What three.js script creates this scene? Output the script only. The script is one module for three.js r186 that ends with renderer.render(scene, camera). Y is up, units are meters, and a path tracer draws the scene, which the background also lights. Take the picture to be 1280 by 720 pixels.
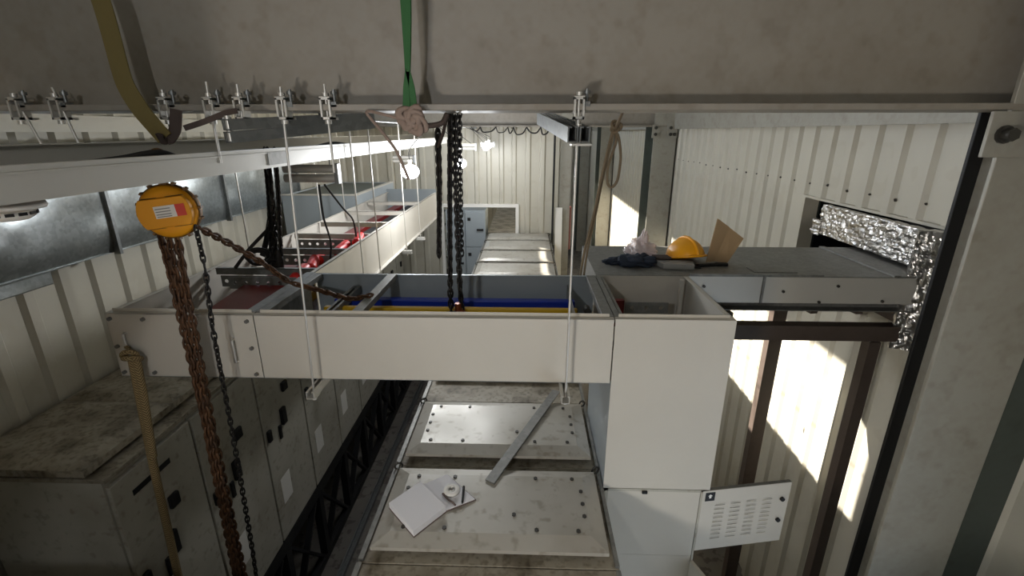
import * as THREE from 'three';
import { RoundedBoxGeometry } from 'three/addons/geometries/RoundedBoxGeometry.js';
import { mergeGeometries } from 'three/addons/utils/BufferGeometryUtils.js';
import { RectAreaLightUniformsLib } from 'three/addons/lights/RectAreaLightUniformsLib.js';

// ------------------------------------------------------------------ camera, sky, sun, exposure
const scene = new THREE.Scene();
const renderer = new THREE.WebGLRenderer({ antialias: true });
renderer.toneMapping = THREE.LinearToneMapping;
renderer.toneMappingExposure = 1.0;
renderer.shadowMap.enabled = true;
RectAreaLightUniformsLib.init();

const camera = new THREE.PerspectiveCamera(62.69, 16 / 9, 0.02, 120);
camera.position.set(0, 5.1, 0);
{
  const pitch = -18.26 * Math.PI / 180, yaw = 1.84 * Math.PI / 180;
  camera.rotation.set(pitch, yaw, 0, 'YXZ');
}
scene.add(camera);

scene.background = new THREE.Color().setRGB(0.62, 0.72, 0.85);
const SKY = 3.6;
scene.backgroundIntensity = SKY; scene.environmentIntensity = SKY;

const sun = new THREE.DirectionalLight(new THREE.Color().setRGB(1, 0.93, 0.82), 22);
const SUN_DIR = new THREE.Vector3(1, -0.73, 0.36);
sun.position.copy(SUN_DIR).multiplyScalar(-14).add(new THREE.Vector3(0, 3, -9));
sun.target.position.set(0, 3, -9);
sun.castShadow = true; sun.shadow.mapSize.set(2048, 2048);
Object.assign(sun.shadow.camera, { left: -14, right: 14, top: 12, bottom: -12, near: 1, far: 40 });
scene.add(sun, sun.target);

// ------------------------------------------------------------------ helpers
let seed = 7;
const rnd = () => { seed = (seed * 1664525 + 1013904223) >>> 0; return seed / 4294967296; };
const rr = (a, b) => a + (b - a) * rnd();
const V = (x, y, z) => new THREE.Vector3(x, y, z);
const used = {};
const numbered = (n) => { const k = used[n] = (used[n] ?? -1) + 1; return k ? `${n}_${String(k).padStart(3, '0')}` : n; };

function uvm(g) {                       // texture coordinates in metres from the dominant normal
  if (g.index) g = g.toNonIndexed();
  const p = g.attributes.position, n = g.attributes.normal, uv = new Float32Array(p.count * 2);
  for (let i = 0; i < p.count; i += 3) {
    let ax = 0, ay = 0, az = 0;
    for (let j = 0; j < 3; j++) { ax += n.getX(i + j); ay += n.getY(i + j); az += n.getZ(i + j); }
    ax = Math.abs(ax); ay = Math.abs(ay); az = Math.abs(az);
    for (let j = 0; j < 3; j++) {
      const x = p.getX(i + j), y = p.getY(i + j), z = p.getZ(i + j);
      const [a, b] = ax >= ay && ax >= az ? [z, y] : ay >= az ? [x, z] : [x, y];
      uv[(i + j) * 2] = a; uv[(i + j) * 2 + 1] = b;
    }
  }
  g.setAttribute('uv', new THREE.BufferAttribute(uv, 2));
  for (const k of Object.keys(g.attributes)) if (!['position', 'normal', 'uv'].includes(k)) g.deleteAttribute(k);
  return g;
}
function B(x0, x1, y0, y1, z0, z1, r = 0) {
  if (x0 > x1) [x0, x1] = [x1, x0]; if (y0 > y1) [y0, y1] = [y1, y0]; if (z0 > z1) [z0, z1] = [z1, z0];
  const w = x1 - x0, h = y1 - y0, d = z1 - z0;
  const g = r ? new RoundedBoxGeometry(w, h, d, 1, Math.min(r, w / 2.1, h / 2.1, d / 2.1)) : new THREE.BoxGeometry(w, h, d);
  return g.translate((x0 + x1) / 2, (y0 + y1) / 2, (z0 + z1) / 2);
}
function cyl(a, b, r, seg = 8, r2 = r) {   // round bar from a to b
  const d = b.clone().sub(a), L = d.length();
  const g = new THREE.CylinderGeometry(r2, r, L, seg);
  g.applyQuaternion(new THREE.Quaternion().setFromUnitVectors(V(0, 1, 0), d.normalize()));
  const m = a.clone().add(b).multiplyScalar(0.5);
  return g.translate(m.x, m.y, m.z);
}
function tube(pts, r, seg = 40, rad = 6, closed = false) {
  const c = new THREE.CatmullRomCurve3(pts, closed, 'catmullrom', 0.4);
  return new THREE.TubeGeometry(c, seg, r, rad, closed);
}
function ext(pts, depth, bevel = 0) {     // polygon in xy, pulled along +z
  const s = new THREE.Shape(pts.map(([x, y]) => new THREE.Vector2(x, y)));
  return new THREE.ExtrudeGeometry(s, bevel ? { depth, bevelEnabled: true, bevelSize: bevel, bevelThickness: bevel, bevelSegments: 1 } : { depth, bevelEnabled: false });
}
function bar(pts, a, b, up = V(0, 1, 0)) { // profile pts swept straight from a to b (profile x = side, y = up)
  const d = b.clone().sub(a), L = d.length(); d.normalize();
  const side = up.clone().cross(d).normalize(), u = d.clone().cross(side).normalize();
  const g = ext(pts, L);
  const m = new THREE.Matrix4().makeBasis(side, u, d); m.setPosition(a);
  return g.applyMatrix4(m);
}
const rect = (w, h) => [[-w / 2, -h / 2], [w / 2, -h / 2], [w / 2, h / 2], [-w / 2, h / 2]];
const chan = (w, h, t) => [[-w / 2, -h / 2], [w / 2, -h / 2], [w / 2, h / 2], [w / 2 - t * 3, h / 2], [w / 2 - t * 3, h / 2 - t], [w / 2 - t, h / 2 - t], [w / 2 - t, -h / 2 + t], [-w / 2 + t, -h / 2 + t], [-w / 2 + t, h / 2 - t], [-w / 2 + t * 3, h / 2 - t], [-w / 2 + t * 3, h / 2], [-w / 2, h / 2]];
const ang = (w, h, t) => [[0, 0], [w, 0], [w, t], [t, t], [t, h], [0, h]];
function quad(a, b, c, d, t) {           // thin slab through four corners, thickness t along its normal
  const n = b.clone().sub(a).cross(d.clone().sub(a)).normalize().multiplyScalar(t);
  const P = [a, b, c, d], Q = P.map((p) => p.clone().add(n)), pos = [];
  const f = (p, q, r, s) => { for (const v of [p, q, r, p, r, s]) pos.push(v.x, v.y, v.z); };
  f(Q[0], Q[1], Q[2], Q[3]); f(P[3], P[2], P[1], P[0]);
  for (let i = 0; i < 4; i++) { const j = (i + 1) % 4; f(P[i], P[j], Q[j], Q[i]); }
  const g = new THREE.BufferGeometry(); g.setAttribute('position', new THREE.Float32BufferAttribute(pos, 3)); g.computeVertexNormals();
  return g;
}
function chain(pts, pitch, wire, wide, segU = 5, segV = 9) {   // interlocking links along a polyline
  const c = new THREE.CatmullRomCurve3(pts, false, 'catmullrom', 0.3), L = c.getLength(), n = Math.max(2, Math.round(L / pitch));
  const link = new THREE.TorusGeometry(wide, wire, segU, segV); link.scale(1, (pitch / 2 + wire * 1.6) / wide, 1);
  const out = [];
  for (let i = 0; i < n; i++) {
    const u = (i + 0.5) / n, p = c.getPointAt(u), t = c.getTangentAt(u);
    const q = new THREE.Quaternion().setFromUnitVectors(V(0, 1, 0), t).multiply(new THREE.Quaternion().setFromAxisAngle(V(0, 1, 0), i % 2 ? 1.9 : 0.35));
    out.push(link.clone().applyQuaternion(q).translate(p.x, p.y, p.z));
  }
  return out;
}
const wp = (o) => { const p = V(0, 0, 0); for (let q = o; q && q !== scene; q = q.parent) p.add(q.position); return p; };
function thing(name, label, category, at = [0, 0, 0], group) {
  const o = new THREE.Group(); o.name = numbered(name); o.position.set(...at); o.userData = { label, category };
  if (group) o.userData.group = group;
  scene.add(o); return o;
}
function setting(name) { const o = new THREE.Group(); o.name = name; o.userData = { kind: 'structure' }; scene.add(o); return o; }
function part(parent, name, geos, m, label) {   // geometries given in world metres
  const list = (Array.isArray(geos) ? geos : [geos]).map((g) => uvm(g));
  const g = list.length > 1 ? mergeGeometries(list) : list[0];
  const o = wp(parent); g.translate(-o.x, -o.y, -o.z);
  const k = new THREE.Mesh(g, m); k.name = name; k.castShadow = k.receiveShadow = true;
  if (label) k.userData.label = label;
  parent.add(k); return k;
}
function parts(parent, name, geos, m) { for (const g of geos) part(parent, name, g, m); }
function single(name, geos, m, label, category, at, group) {    // a thing that is one mesh
  const list = (Array.isArray(geos) ? geos : [geos]).map((g) => uvm(g));
  const g = list.length > 1 ? mergeGeometries(list) : list[0];
  g.translate(-at[0], -at[1], -at[2]);
  const k = new THREE.Mesh(g, m); k.name = numbered(name); k.position.set(...at); k.castShadow = k.receiveShadow = true;
  k.userData = { label, category }; if (group) k.userData.group = group;
  scene.add(k); return k;
}
function share(parent, name, geometry, m, at) {  // pieces that share one geometry
  const k = new THREE.Mesh(geometry, m); k.name = name; k.castShadow = k.receiveShadow = true;
  const o = wp(parent); k.position.set(at[0] - o.x, at[1] - o.y, at[2] - o.z); parent.add(k); return k;
}

// ------------------------------------------------------------------ textures and materials
function hash(x, y, s) { let h = (x * 374761393 + y * 668265263 + s * 974634777) | 0; h = Math.imul(h ^ (h >>> 13), 1274126177); return ((h ^ (h >>> 16)) >>> 0) / 4294967296; }
function vnoise(x, y, per, s) {
  const xi = Math.floor(x), yi = Math.floor(y), fx = x - xi, fy = y - yi, w = (t) => t * t * (3 - 2 * t), m = (v) => ((v % per) + per) % per;
  const a = hash(m(xi), m(yi), s), b = hash(m(xi + 1), m(yi), s), c = hash(m(xi), m(yi + 1), s), d = hash(m(xi + 1), m(yi + 1), s);
  return a + (b - a) * w(fx) + (c - a) * w(fy) + (a - b - c + d) * w(fx) * w(fy);
}
function fbm(u, v, base, oct, s) { let t = 0, a = 0.5, n = 0; for (let i = 0; i < oct; i++) { const p = base << i; t += a * vnoise(u * p, v * p, p, s + i * 17); n += a; a *= 0.5; } return t / n; }
function tex(size, metres, fn, srgb = true) {
  const d = new Uint8Array(size * size * 4);
  for (let y = 0; y < size; y++) for (let x = 0; x < size; x++) {
    const c = fn(x / size, y / size), i = (y * size + x) * 4, q = Array.isArray(c) ? c : [c, c, c];
    for (let k = 0; k < 3; k++) d[i + k] = Math.max(0, Math.min(255, q[k] * 255)); d[i + 3] = 255;
  }
  const t = new THREE.DataTexture(d, size, size, THREE.RGBAFormat); t.wrapS = t.wrapT = THREE.RepeatWrapping; t.magFilter = THREE.LinearFilter; t.minFilter = THREE.LinearMipmapLinearFilter; t.generateMipmaps = true;
  t.repeat.set(1 / metres, 1 / metres); if (srgb) t.colorSpace = THREE.SRGBColorSpace; t.needsUpdate = true; return t;
}
const mixc = (a, b, t) => a.map((v, i) => v + (b[i] - v) * Math.max(0, Math.min(1, t)));
const sst = (a, b, x) => { const t = Math.max(0, Math.min(1, (x - a) / (b - a))); return t * t * (3 - 2 * t); };
const tPaint = tex(256, 1.3, (u, v) => 0.95 + 0.05 * fbm(u, v, 4, 5, 1));
const tWall = tex(512, 2.6, (u, v) => { const n = fbm(u, v, 4, 4, 3), s = sst(0.6, 0.72, fbm(u, v, 16, 3, 9)), sp = hash(Math.floor(u * 512), Math.floor(v * 512), 4) > 0.9985 ? 0.3 : 0; return mixc([0.93 + n * 0.07, 0.93 + n * 0.07, 0.92 + n * 0.07], [0.80, 0.76, 0.70], s * 0.12 + sp); });
const tDirt = tex(512, 0.7, (u, v) => { const n = fbm(u, v, 5, 5, 21), f = fbm(u, v, 32, 3, 33); const d = sst(0.3, 0.85, n) * 0.5 + sst(0.42, 0.85, f) * 0.4; return mixc([0.93, 0.91, 0.88], [0.36, 0.31, 0.24], d * 0.8); });
const tLightDirt = tex(512, 1.3, (u, v) => { const n = fbm(u, v, 4, 5, 41), f = fbm(u, v, 32, 3, 47); return mixc([0.97, 0.96, 0.94], [0.58, 0.52, 0.44], sst(0.35, 0.9, n) * 0.3 + sst(0.56, 0.9, f) * 0.3); });
const tGalv = tex(512, 0.9, (u, v) => {
  const N = 40; let b = 9, id = 0; const x = u * N, y = v * N;
  for (let j = -1; j < 2; j++) for (let i = -1; i < 2; i++) { const cx = Math.floor(x) + i, cy = Math.floor(y) + j, mx = (cx + N) % N, my = (cy + N) % N, dx = cx + hash(mx, my, 1) - x, dy = cy + hash(mx, my, 2) - y, q = dx * dx + dy * dy; if (q < b) { b = q; id = hash(mx, my, 3); } }
  const n = fbm(u, v, 6, 4, 61); return 0.80 + id * 0.10 + n * 0.10;
});
const tSteel = tex(512, 1.6, (u, v) => { const n = fbm(u, v, 4, 5, 71), f = fbm(u, v, 24, 3, 77), st = fbm(u * 1, v, 64, 2, 80); return mixc([0.98, 0.97, 0.95], [0.62, 0.55, 0.47], sst(0.35, 0.9, n) * 0.2 + sst(0.55, 0.9, f) * 0.16 + (st - 0.5) * 0.12); });
const tRust = tex(256, 0.25, (u, v) => mixc([0.20, 0.15, 0.12], [0.46, 0.31, 0.19], fbm(u, v, 8, 4, 91)));
const tWood = tex(256, 0.6, (u, v) => mixc([0.62, 0.47, 0.30], [0.42, 0.30, 0.18], fbm(u * 1, v, 4, 2, 95) * 0.5 + fbm(u, v, 64, 2, 96) * 0.5));
const tRope = tex(128, 0.06, (u, v) => mixc([0.74, 0.67, 0.52], [0.44, 0.38, 0.26], sst(0.3, 0.8, Math.abs(Math.sin((u + v) * Math.PI * 4)) * 0.7 + 0.3 * fbm(u, v, 8, 3, 99))));
const tFloor = tex(512, 2.2, (u, v) => mixc([0.50, 0.48, 0.45], [0.30, 0.28, 0.26], fbm(u, v, 5, 5, 103) * 0.7 + sst(0.6, 0.7, fbm(u, v, 28, 3, 107)) * 0.5));
const bWarp = tex(256, 1.6, (u, v) => fbm(u, v, 3, 3, 111), false);
const bFine = tex(256, 0.3, (u, v) => fbm(u, v, 16, 3, 117), false);
const rSmear = tex(256, 1.2, (u, v) => 0.55 + 0.45 * fbm(u, v, 5, 4, 121), false);

const S = (hex, o = {}) => new THREE.MeshStandardMaterial({ color: hex, roughness: 0.6, metalness: 0, ...o });
const M = {
  panel: S('#cbc5b9', { map: tPaint, roughness: 0.5 }),
  gear: S('#b7b5ab', { map: tLightDirt, roughness: 0.55 }),
  gearRoof: S('#aaa598', { map: tDirt, roughness: 0.6, metalness: 0.1 }),
  plate: S('#bfbdb7', { map: tLightDirt, roughness: 0.5, metalness: 0.25, roughnessMap: rSmear }),
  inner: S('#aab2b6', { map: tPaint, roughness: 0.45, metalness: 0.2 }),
  wall: S('#c6c1b4', { map: tWall, roughness: 0.45 }),
  lining: S('#d8c9ae', { map: tWall, roughness: 0.6 }),
  flash: S('#c9c6bd', { map: tWall, roughness: 0.5 }),
  galv: S('#c6cccc', { map: tGalv, metalness: 0.85, roughness: 0.3, bumpMap: bWarp, bumpScale: 0.05 }),
  galvDull: S('#908f8a', { map: tGalv, metalness: 0.5, roughness: 0.5 }),
  strut: S('#8d8f8e', { map: tGalv, metalness: 0.75, roughness: 0.42 }),
  rod: S('#c9c6bf', { metalness: 0.6, roughness: 0.4 }),
  beam: S('#928d85', { map: tSteel, roughness: 0.5 }),
  column: S('#a3a29b', { map: tSteel, roughness: 0.5, metalness: 0.15 }),
  darkGreen: S('#4c5450', { map: tSteel, roughness: 0.5 }),
  tray: S('#c6c3bb', { map: tPaint, roughness: 0.42, metalness: 0.25 }),
  primer: S('#4f4540', { map: tSteel, roughness: 0.55 }),
  black: S('#0c0c0d', { roughness: 0.6 }),
  blackSteel: S('#151516', { roughness: 0.5 }),
  rubber: S('#1d1c1b', { roughness: 0.75 }),
  bolt: S('#4a4844', { metalness: 0.6, roughness: 0.45 }),
  chainRust: S('#ffffff', { map: tRust, metalness: 0.4, roughness: 0.6 }),
  chainDark: S('#2b2826', { metalness: 0.6, roughness: 0.45 }),
  hoist: S('#eda010', { roughness: 0.6 }),
  hoistDark: S('#6b4a18', { roughness: 0.6 }),
  busRed: S('#6a1412', { roughness: 0.35 }), busBlue: S('#0f2f9c', { roughness: 0.32 }), busYellow: S('#c9a012', { roughness: 0.35 }),
  sleeveRed: S('#e0201c', { roughness: 0.4 }),
  copper: S('#8a4b2c', { metalness: 0.7, roughness: 0.4 }),
  red: S('#d8381f', { roughness: 0.5 }), white: S('#ece9e2', { roughness: 0.55 }),
  paper: S('#e9e7ea', { roughness: 0.8 }), cover: S('#6a5a55', { roughness: 0.7 }),
  rope: S('#d8d0c0', { map: tRope, roughness: 0.9 }), ropeThin: S('#7d6e58', { roughness: 0.9 }),
  strapBrown: S('#6f6136', { roughness: 0.85, bumpMap: bFine, bumpScale: 0.002 }), strapDark: S('#463a34', { roughness: 0.85 }), strapGreen: S('#2f5e33', { roughness: 0.8, bumpMap: bFine, bumpScale: 0.002 }),
  knot: S('#8f7c70', { roughness: 0.9 }),
  helmet: S('#e8a010', { roughness: 0.35 }), cloth: S('#2c3442', { roughness: 0.95 }), card: S('#a48a68', { roughness: 0.9, bumpMap: bFine, bumpScale: 0.001 }), greyBag: S('#8b8a86', { roughness: 0.6 }),
  bag: new THREE.MeshPhysicalMaterial({ color: '#f0e6e6', roughness: 0.45, transmission: 0.45, thickness: 0 }),
  foil: S('#c9c6c2', { metalness: 1, roughness: 0.3 }),
  wood: S('#ffffff', { map: tWood, roughness: 0.8 }),
  floor: S('#ffffff', { map: tFloor, roughness: 0.75 }),
  ceiling: S('#b9b6ae', { roughness: 0.8 }),
  bulb: new THREE.MeshStandardMaterial({ color: '#ffffff', emissive: new THREE.Color().setRGB(0.92, 0.96, 1), emissiveIntensity: 14 }),
  flood: new THREE.MeshStandardMaterial({ color: '#ffffff', emissive: new THREE.Color().setRGB(1, 0.95, 0.86), emissiveIntensity: 10 }),
};
const RA = (c, i, w, h, at, to) => { const l = new THREE.RectAreaLight(c, i, w, h); l.position.set(...at); l.lookAt(...to); scene.add(l); return l; };
const PL = (c, i, at, r = 3) => { const l = new THREE.PointLight(c, i); l.position.set(...at); l.castShadow = true; l.shadow.radius = r; scene.add(l); return l; };

// ------------------------------------------------------------------ the room shell
const TOP = 8.25, ZN = 3.6, ZF = -22, XL = -3.42, XR = 2.68, PITCH = 0.275;
{ const f = setting('floor'); part(f, 'slab', B(-4.2, 3.6, -0.25, 0, ZF - 0.4, ZN + 0.4), M.floor);
  for (const x of [-2.2, -1.95, -1.5, -1.05]) part(f, 'floor_rail', bar(chan(0.08, 0.06, 0.006), V(x, 0.03, 0.5), V(x, 0.03, -9)), M.strut); }
{ const c = setting('ceiling'); part(c, 'roof_deck', B(-4.2, 3.6, TOP, TOP + 0.2, ZF - 0.4, ZN + 0.4), M.ceiling); }

function sheetGeo(width, height) {         // trapezoid-ribbed steel sheet: x along, ribs to +z, y up, origin bottom left
  const n = Math.max(1, Math.round(width / PITCH)), p = width / n, pts = [[0, -0.012]];
  for (let i = 0; i < n; i++) { const a = i * p; pts.push([a, 0], [a + p * 0.56, 0], [a + p * 0.66, 0.03], [a + p * 0.9, 0.03]); }
  pts.push([width, 0], [width, -0.012]);
  const g = ext(pts.map(([x, y]) => [x, -y]).reverse(), height);
  return g.rotateX(-Math.PI / 2);       // (x, -y) plane -> height up; ribs end on +z
}
const sheetCache = {};
function sheet(parent, width, height, at, turn) {
  const k = `${width.toFixed(3)}|${height.toFixed(3)}`;
  sheetCache[k] ??= uvm(sheetGeo(width, height));
  const o = share(parent, 'cladding_sheet', sheetCache[k], M.wall, at); o.rotation.y = turn; return o;
}
const RT = Math.PI / 2;
{ // right wall: ribs face -x. With a turn of -90 degrees local +x runs to +z
  const w = setting('wall_right');
  const rowR = (z0, len, y0, y1) => sheet(w, len, y1 - y0, [XR, y0, z0 - len], -RT);
  rowR(ZN, 1.1, 0, TOP);
  for (let z = ZN - 1.1; z > -2.3; z -= 1.1) rowR(z, 1.1, z > 0 && z < 2.6 || Math.abs(z - 0.3) < 0.01 ? 3.4 : 0, TOP);     // ends at -3.0
  for (const [z, len] of [[-3.0, 1.1], [-4.1, 0.55]]) { rowR(z, len, 0, 3.96); rowR(z, len, 4.52, TOP); }
  for (let z = -4.65; z > ZF; z -= 1.1) rowR(z, 1.1, 0, TOP);
  part(w, 'outer_skin', [B(XR + 0.1, XR + 0.16, 0, 3.9, ZF, -0.8), B(XR + 0.1, XR + 0.16, 3.4, 3.9, -0.8, 2.5), B(XR + 0.1, XR + 0.16, 0, 3.9, 2.5, ZN), B(XR + 0.1, XR + 0.16, 4.56, TOP, ZF, ZN), B(XR + 0.1, XR + 0.16, 3.9, 4.56, ZF, -4.7), B(XR + 0.1, XR + 0.16, 3.9, 4.56, -2.95, ZN)], M.darkGreen);
  part(w, 'added_dark_box', [B(XR + 0.16, XR + 0.9, 4.56, 4.6, -4.7, -2.95), B(XR + 0.16, XR + 0.9, 3.86, 3.9, -4.7, -2.95), B(XR + 0.86, XR + 0.9, 3.9, 4.56, -4.7, -2.95), B(XR + 0.16, XR + 0.9, 3.9, 4.56, -4.74, -4.7), B(XR + 0.16, XR + 0.9, 3.9, 4.56, -2.95, -2.91)], M.black);  // black box added outside, out of view, to keep the wall opening dark
  part(w, 'opening_lining', [B(XR - 0.035, XR + 0.1, 3.94, 3.97, -4.68, -2.98), B(XR - 0.035, XR + 0.1, 4.51, 4.53, -4.68, -2.98), B(XR - 0.035, XR + 0.1, 3.97, 4.51, -4.67, -4.63), B(XR - 0.035, XR + 0.1, 3.97, 4.51, -3.02, -2.98)], M.wall);
  part(w, 'eave_beam', B(XR - 0.12, XR - 0.04, 5.15, 5.5, -20, -2.45), M.column);
  const scr = []; for (let z = -3.1; z > -9; z -= PITCH) for (const [y, q] of [[4.64, 0.1], [1.2, 0]]) scr.push(cyl(V(XR - 0.004, y + rr(-0.02, 0.02), z + q), V(XR - 0.012, y, z + q), 0.009, 6));
  part(w, 'screw_row', scr, M.bolt);
  part(w, 'girt', [B(XR + 0.02, XR + 0.1, 1.2, 1.32, ZF, -0.8), B(XR + 0.02, XR + 0.1, 5.6, 5.72, ZF, ZN)], M.darkGreen);
}
{ const d = setting('door_1');      // open roller door behind the viewpoint
  part(d, 'jamb', B(XR - 0.03, XR + 0.16, 0, 3.4, -0.84, -0.78), M.flash); part(d, 'jamb', B(XR - 0.03, XR + 0.16, 0, 3.4, 2.48, 2.54), M.flash); part(d, 'lintel', B(XR - 0.03, XR + 0.16, 3.36, 3.42, -0.78, 2.48), M.flash); }
{ // left wall: ribs face +x. With a turn of +90 degrees local +x runs to -z; open clerestory band above
  const w = setting('wall_left');
  for (let z = ZN; z > ZF; z -= 1.1) {
    sheet(w, 1.1, 5.12, [XL, 0, z], RT);
    const open = z < -5.0 && z > -20;
    if (open) sheet(w, 1.1, TOP - 7.95, [XL, 7.95, z], RT); 
    sheet(w, 1.1, (open ? 5.9 : TOP) - 5.2, [XL, 5.2, z], RT);
  }
  part(w, 'girt_flashing', B(XL - 0.012, XL + 0.045, 5.1, 5.22, ZF, ZN), M.flash);
  part(w, 'outer_skin', [B(XL - 0.2, XL - 0.14, 0, 5.9, ZF, ZN), B(XL - 0.2, XL - 0.14, 7.95, TOP, ZF, ZN), B(XL - 0.2, XL - 0.14, 5.9, 7.95, -5.35, ZN), B(XL - 0.2, XL - 0.14, 5.9, 7.95, ZF, -20)], M.darkGreen);
  part(w, 'sill', [B(XL - 0.2, XL + 0.03, 5.86, 5.9, -20, -5.35), B(XL - 0.2, XL + 0.03, 7.95, 7.99, -20, -5.35), B(XL - 0.2, XL, 5.9, 7.95, -5.39, -5.33)], M.flash);
}
{ // end walls
  const a = setting('wall_front'), b = setting('wall_far');
  for (let x = -4.0; x < 3.3; x += 1.1) { sheet(a, 1.1, TOP, [x + 1.1, 0, ZN], Math.PI); sheet(b, 1.1, TOP, [x, 0, ZF], 0); }
  part(a, 'outer_skin', B(-4.2, 3.6, 0, TOP, ZN + 0.1, ZN + 0.16), M.darkGreen); part(b, 'outer_skin', B(-4.2, 3.6, 0, TOP, ZF - 0.16, ZF - 0.1), M.darkGreen);
}
{ // partition across the room with the opening that the cabinets run through
  const w = setting('wall_back'), Z = -9.05;
  const row = (x0, x1, y0, y1) => sheet(w, x1 - x0, y1 - y0, [x0, y0, Z], 0);
  for (const x of [XL + 0.03, XL + 0.93]) row(x, x + 0.88, 0, TOP);
  row(-1.6, -0.9, 3.78, TOP); row(-0.9, -0.2, 3.78, TOP);
  row(-0.2, 0.6, 3.24, TOP);
  part(w, 'door_frame', [B(-1.66, -0.16, 3.74, 3.8, Z - 0.03, Z + 0.06), B(-0.22, -0.16, 3.24, 3.74, Z - 0.03, Z + 0.06), B(-1.66, -1.6, 0, 3.74, Z - 0.03, Z + 0.06)], M.white);
  part(w, 'end_post', bar(rect(0.2, 0.14), V(0.7, 0, Z), V(0.7, TOP, Z), V(0, 0, 1)), M.column);
}
// columns on the right wall (H sections) and portal beams
function hColumn(x0, x1, zc, d, label, first) {
  const t = thing('steel_column', label, 'column', [(x0 + x1) / 2, 0, zc], 'steel columns along the right wall');
  const f = 0.02;
  part(t, 'flange', B(x0, x1, 0, TOP, zc + d / 2 - f, zc + d / 2, 0.004), M.column);
  part(t, 'flange', B(first ? x0 + 0.13 : x0 - 0.08, first ? x1 : x1 + 0.03, 0, TOP, zc - d / 2, zc - d / 2 + f, 0.004), first ? M.black : M.darkGreen, 'rear flange coloured dark to stand for shade');  // rear flange painted dark in place of the shaded gap
  part(t, 'web', B((x0 + x1) / 2 - 0.008, (x0 + x1) / 2 + 0.008, 0, TOP, zc - d / 2 + f, zc + d / 2 - f), M.column);
  return t;
}
{
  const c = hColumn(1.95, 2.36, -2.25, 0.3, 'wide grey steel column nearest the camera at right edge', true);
  part(c, 'gusset_plate', B(1.87, 2.3, 5.0, 5.18, -2.1, -2.082, 0.003), M.column);
  part(c, 'bolt', [cyl(V(1.93, 5.09, -2.082), V(1.93, 5.09, -2.07), 0.036, 12), cyl(V(1.93, 5.09, -2.07), V(1.93, 5.09, -2.035), 0.026, 6)], M.bolt);
  part(c, 'stiffener', quad(V(2.06, 5.0, -2.06), V(2.09, 5.0, -2.06), V(2.09, 5.18, -2.06), V(1.97, 5.18, -2.06), 0.012), M.darkGreen);
  part(c, 'side_plate', B(2.34, 2.64, 0, 5.0, -2.2, -2.18), M.darkGreen, 'dark green side plate between column and wall');
  hColumn(2.22, 2.62, -9.0, 0.3, 'grey steel column where second roof beam meets right wall', false);
  hColumn(2.22, 2.62, -15.3, 0.3, 'distant grey steel column beyond the rope loop', false);
  hColumn(2.22, 2.62, -21, 0.3, 'farthest grey steel column at end of right wall', false);
}
function iBeam(name, zc, label) {
  const t = thing(name, label, 'beam', [0, 5.185, zc], 'roof beams');
  const x0 = XL + 0.06, x1 = XR - 0.15;
  part(t, 'bottom_flange', B(x0, x1, 5.185, 5.212, zc - 0.15, zc + 0.15, 0.004), M.beam);
  part(t, 'web', B(x0, x1, 5.212, 6.1, zc - 0.008, zc + 0.008), M.beam);
  part(t, 'top_flange', B(x0, x1, 6.1, 6.125, zc - 0.15, zc + 0.15), M.beam);
  return t;
}
iBeam('roof_beam', -2.25, 'deep grey roof beam spanning the whole top of view');
{ const b = iBeam('roof_beam', -9.0, 'second roof beam across the room in front of far partition');
  parts(b, 'end_plate', [B(2.18, 2.3, 5.0, 5.22, -8.84, -8.82), B(2.44, 2.62, 5.0, 5.22, -8.84, -8.82)], M.column);
  for (const [x, y] of [[2.24, 5.17], [2.24, 5.06], [2.5, 5.17], [2.5, 5.06], [2.57, 5.06]]) share(b, 'bolt', boltGeo(0.03), M.bolt, [x, y, -8.82]); }
function boltGeo(r) { return (boltGeo.c ??= {})[r] ??= uvm(new THREE.CylinderGeometry(r, r, r * 1.2, 6).rotateX(RT)); }
function boltTop(r) { return (boltTop.c ??= {})[r] ??= uvm(new THREE.CylinderGeometry(r, r * 1.05, r * 0.9, 6)); }

// ------------------------------------------------------------------ switchgear rows
const GT = 3.2, GB = 1.1;               // cabinet roof and foot heights
const ORD = ['nearest', 'second', 'third', 'fourth', 'fifth', 'sixth', 'seventh', 'eighth', 'ninth', 'tenth', 'eleventh', 'twelfth', 'thirteenth', 'fourteenth', 'fifteenth'];
function coverGeo(x0, x1, z0, z1, y0, y1) {     // folded roof cover: flat field, sloped border, upright lip
  const b = 0.075, ym = y1 - 0.024, pos = [];
  const ring = (x, X, z, Z, y) => [V(x, y, z), V(X, y, z), V(X, y, Z), V(x, y, Z)];
  const A = ring(x0 + b, x1 - b, z0 - b, z1 + b, y1), C = ring(x0, x1, z0, z1, ym), D = ring(x0, x1, z0, z1, y0);
  const f = (a, b2, c, d) => { for (const v of [a, b2, c, a, c, d]) pos.push(v.x, v.y, v.z); };
  f(A[0], A[1], A[2], A[3]); f(D[3], D[2], D[1], D[0]);
  for (let i = 0; i < 4; i++) { const j = (i + 1) % 4; f(C[i], C[j], A[j], A[i]); f(D[i], D[j], C[j], C[i]); }
  const g = new THREE.BufferGeometry(); g.setAttribute('position', new THREE.Float32BufferAttribute(pos, 3)); g.computeVertexNormals(); return g;
}
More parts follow.
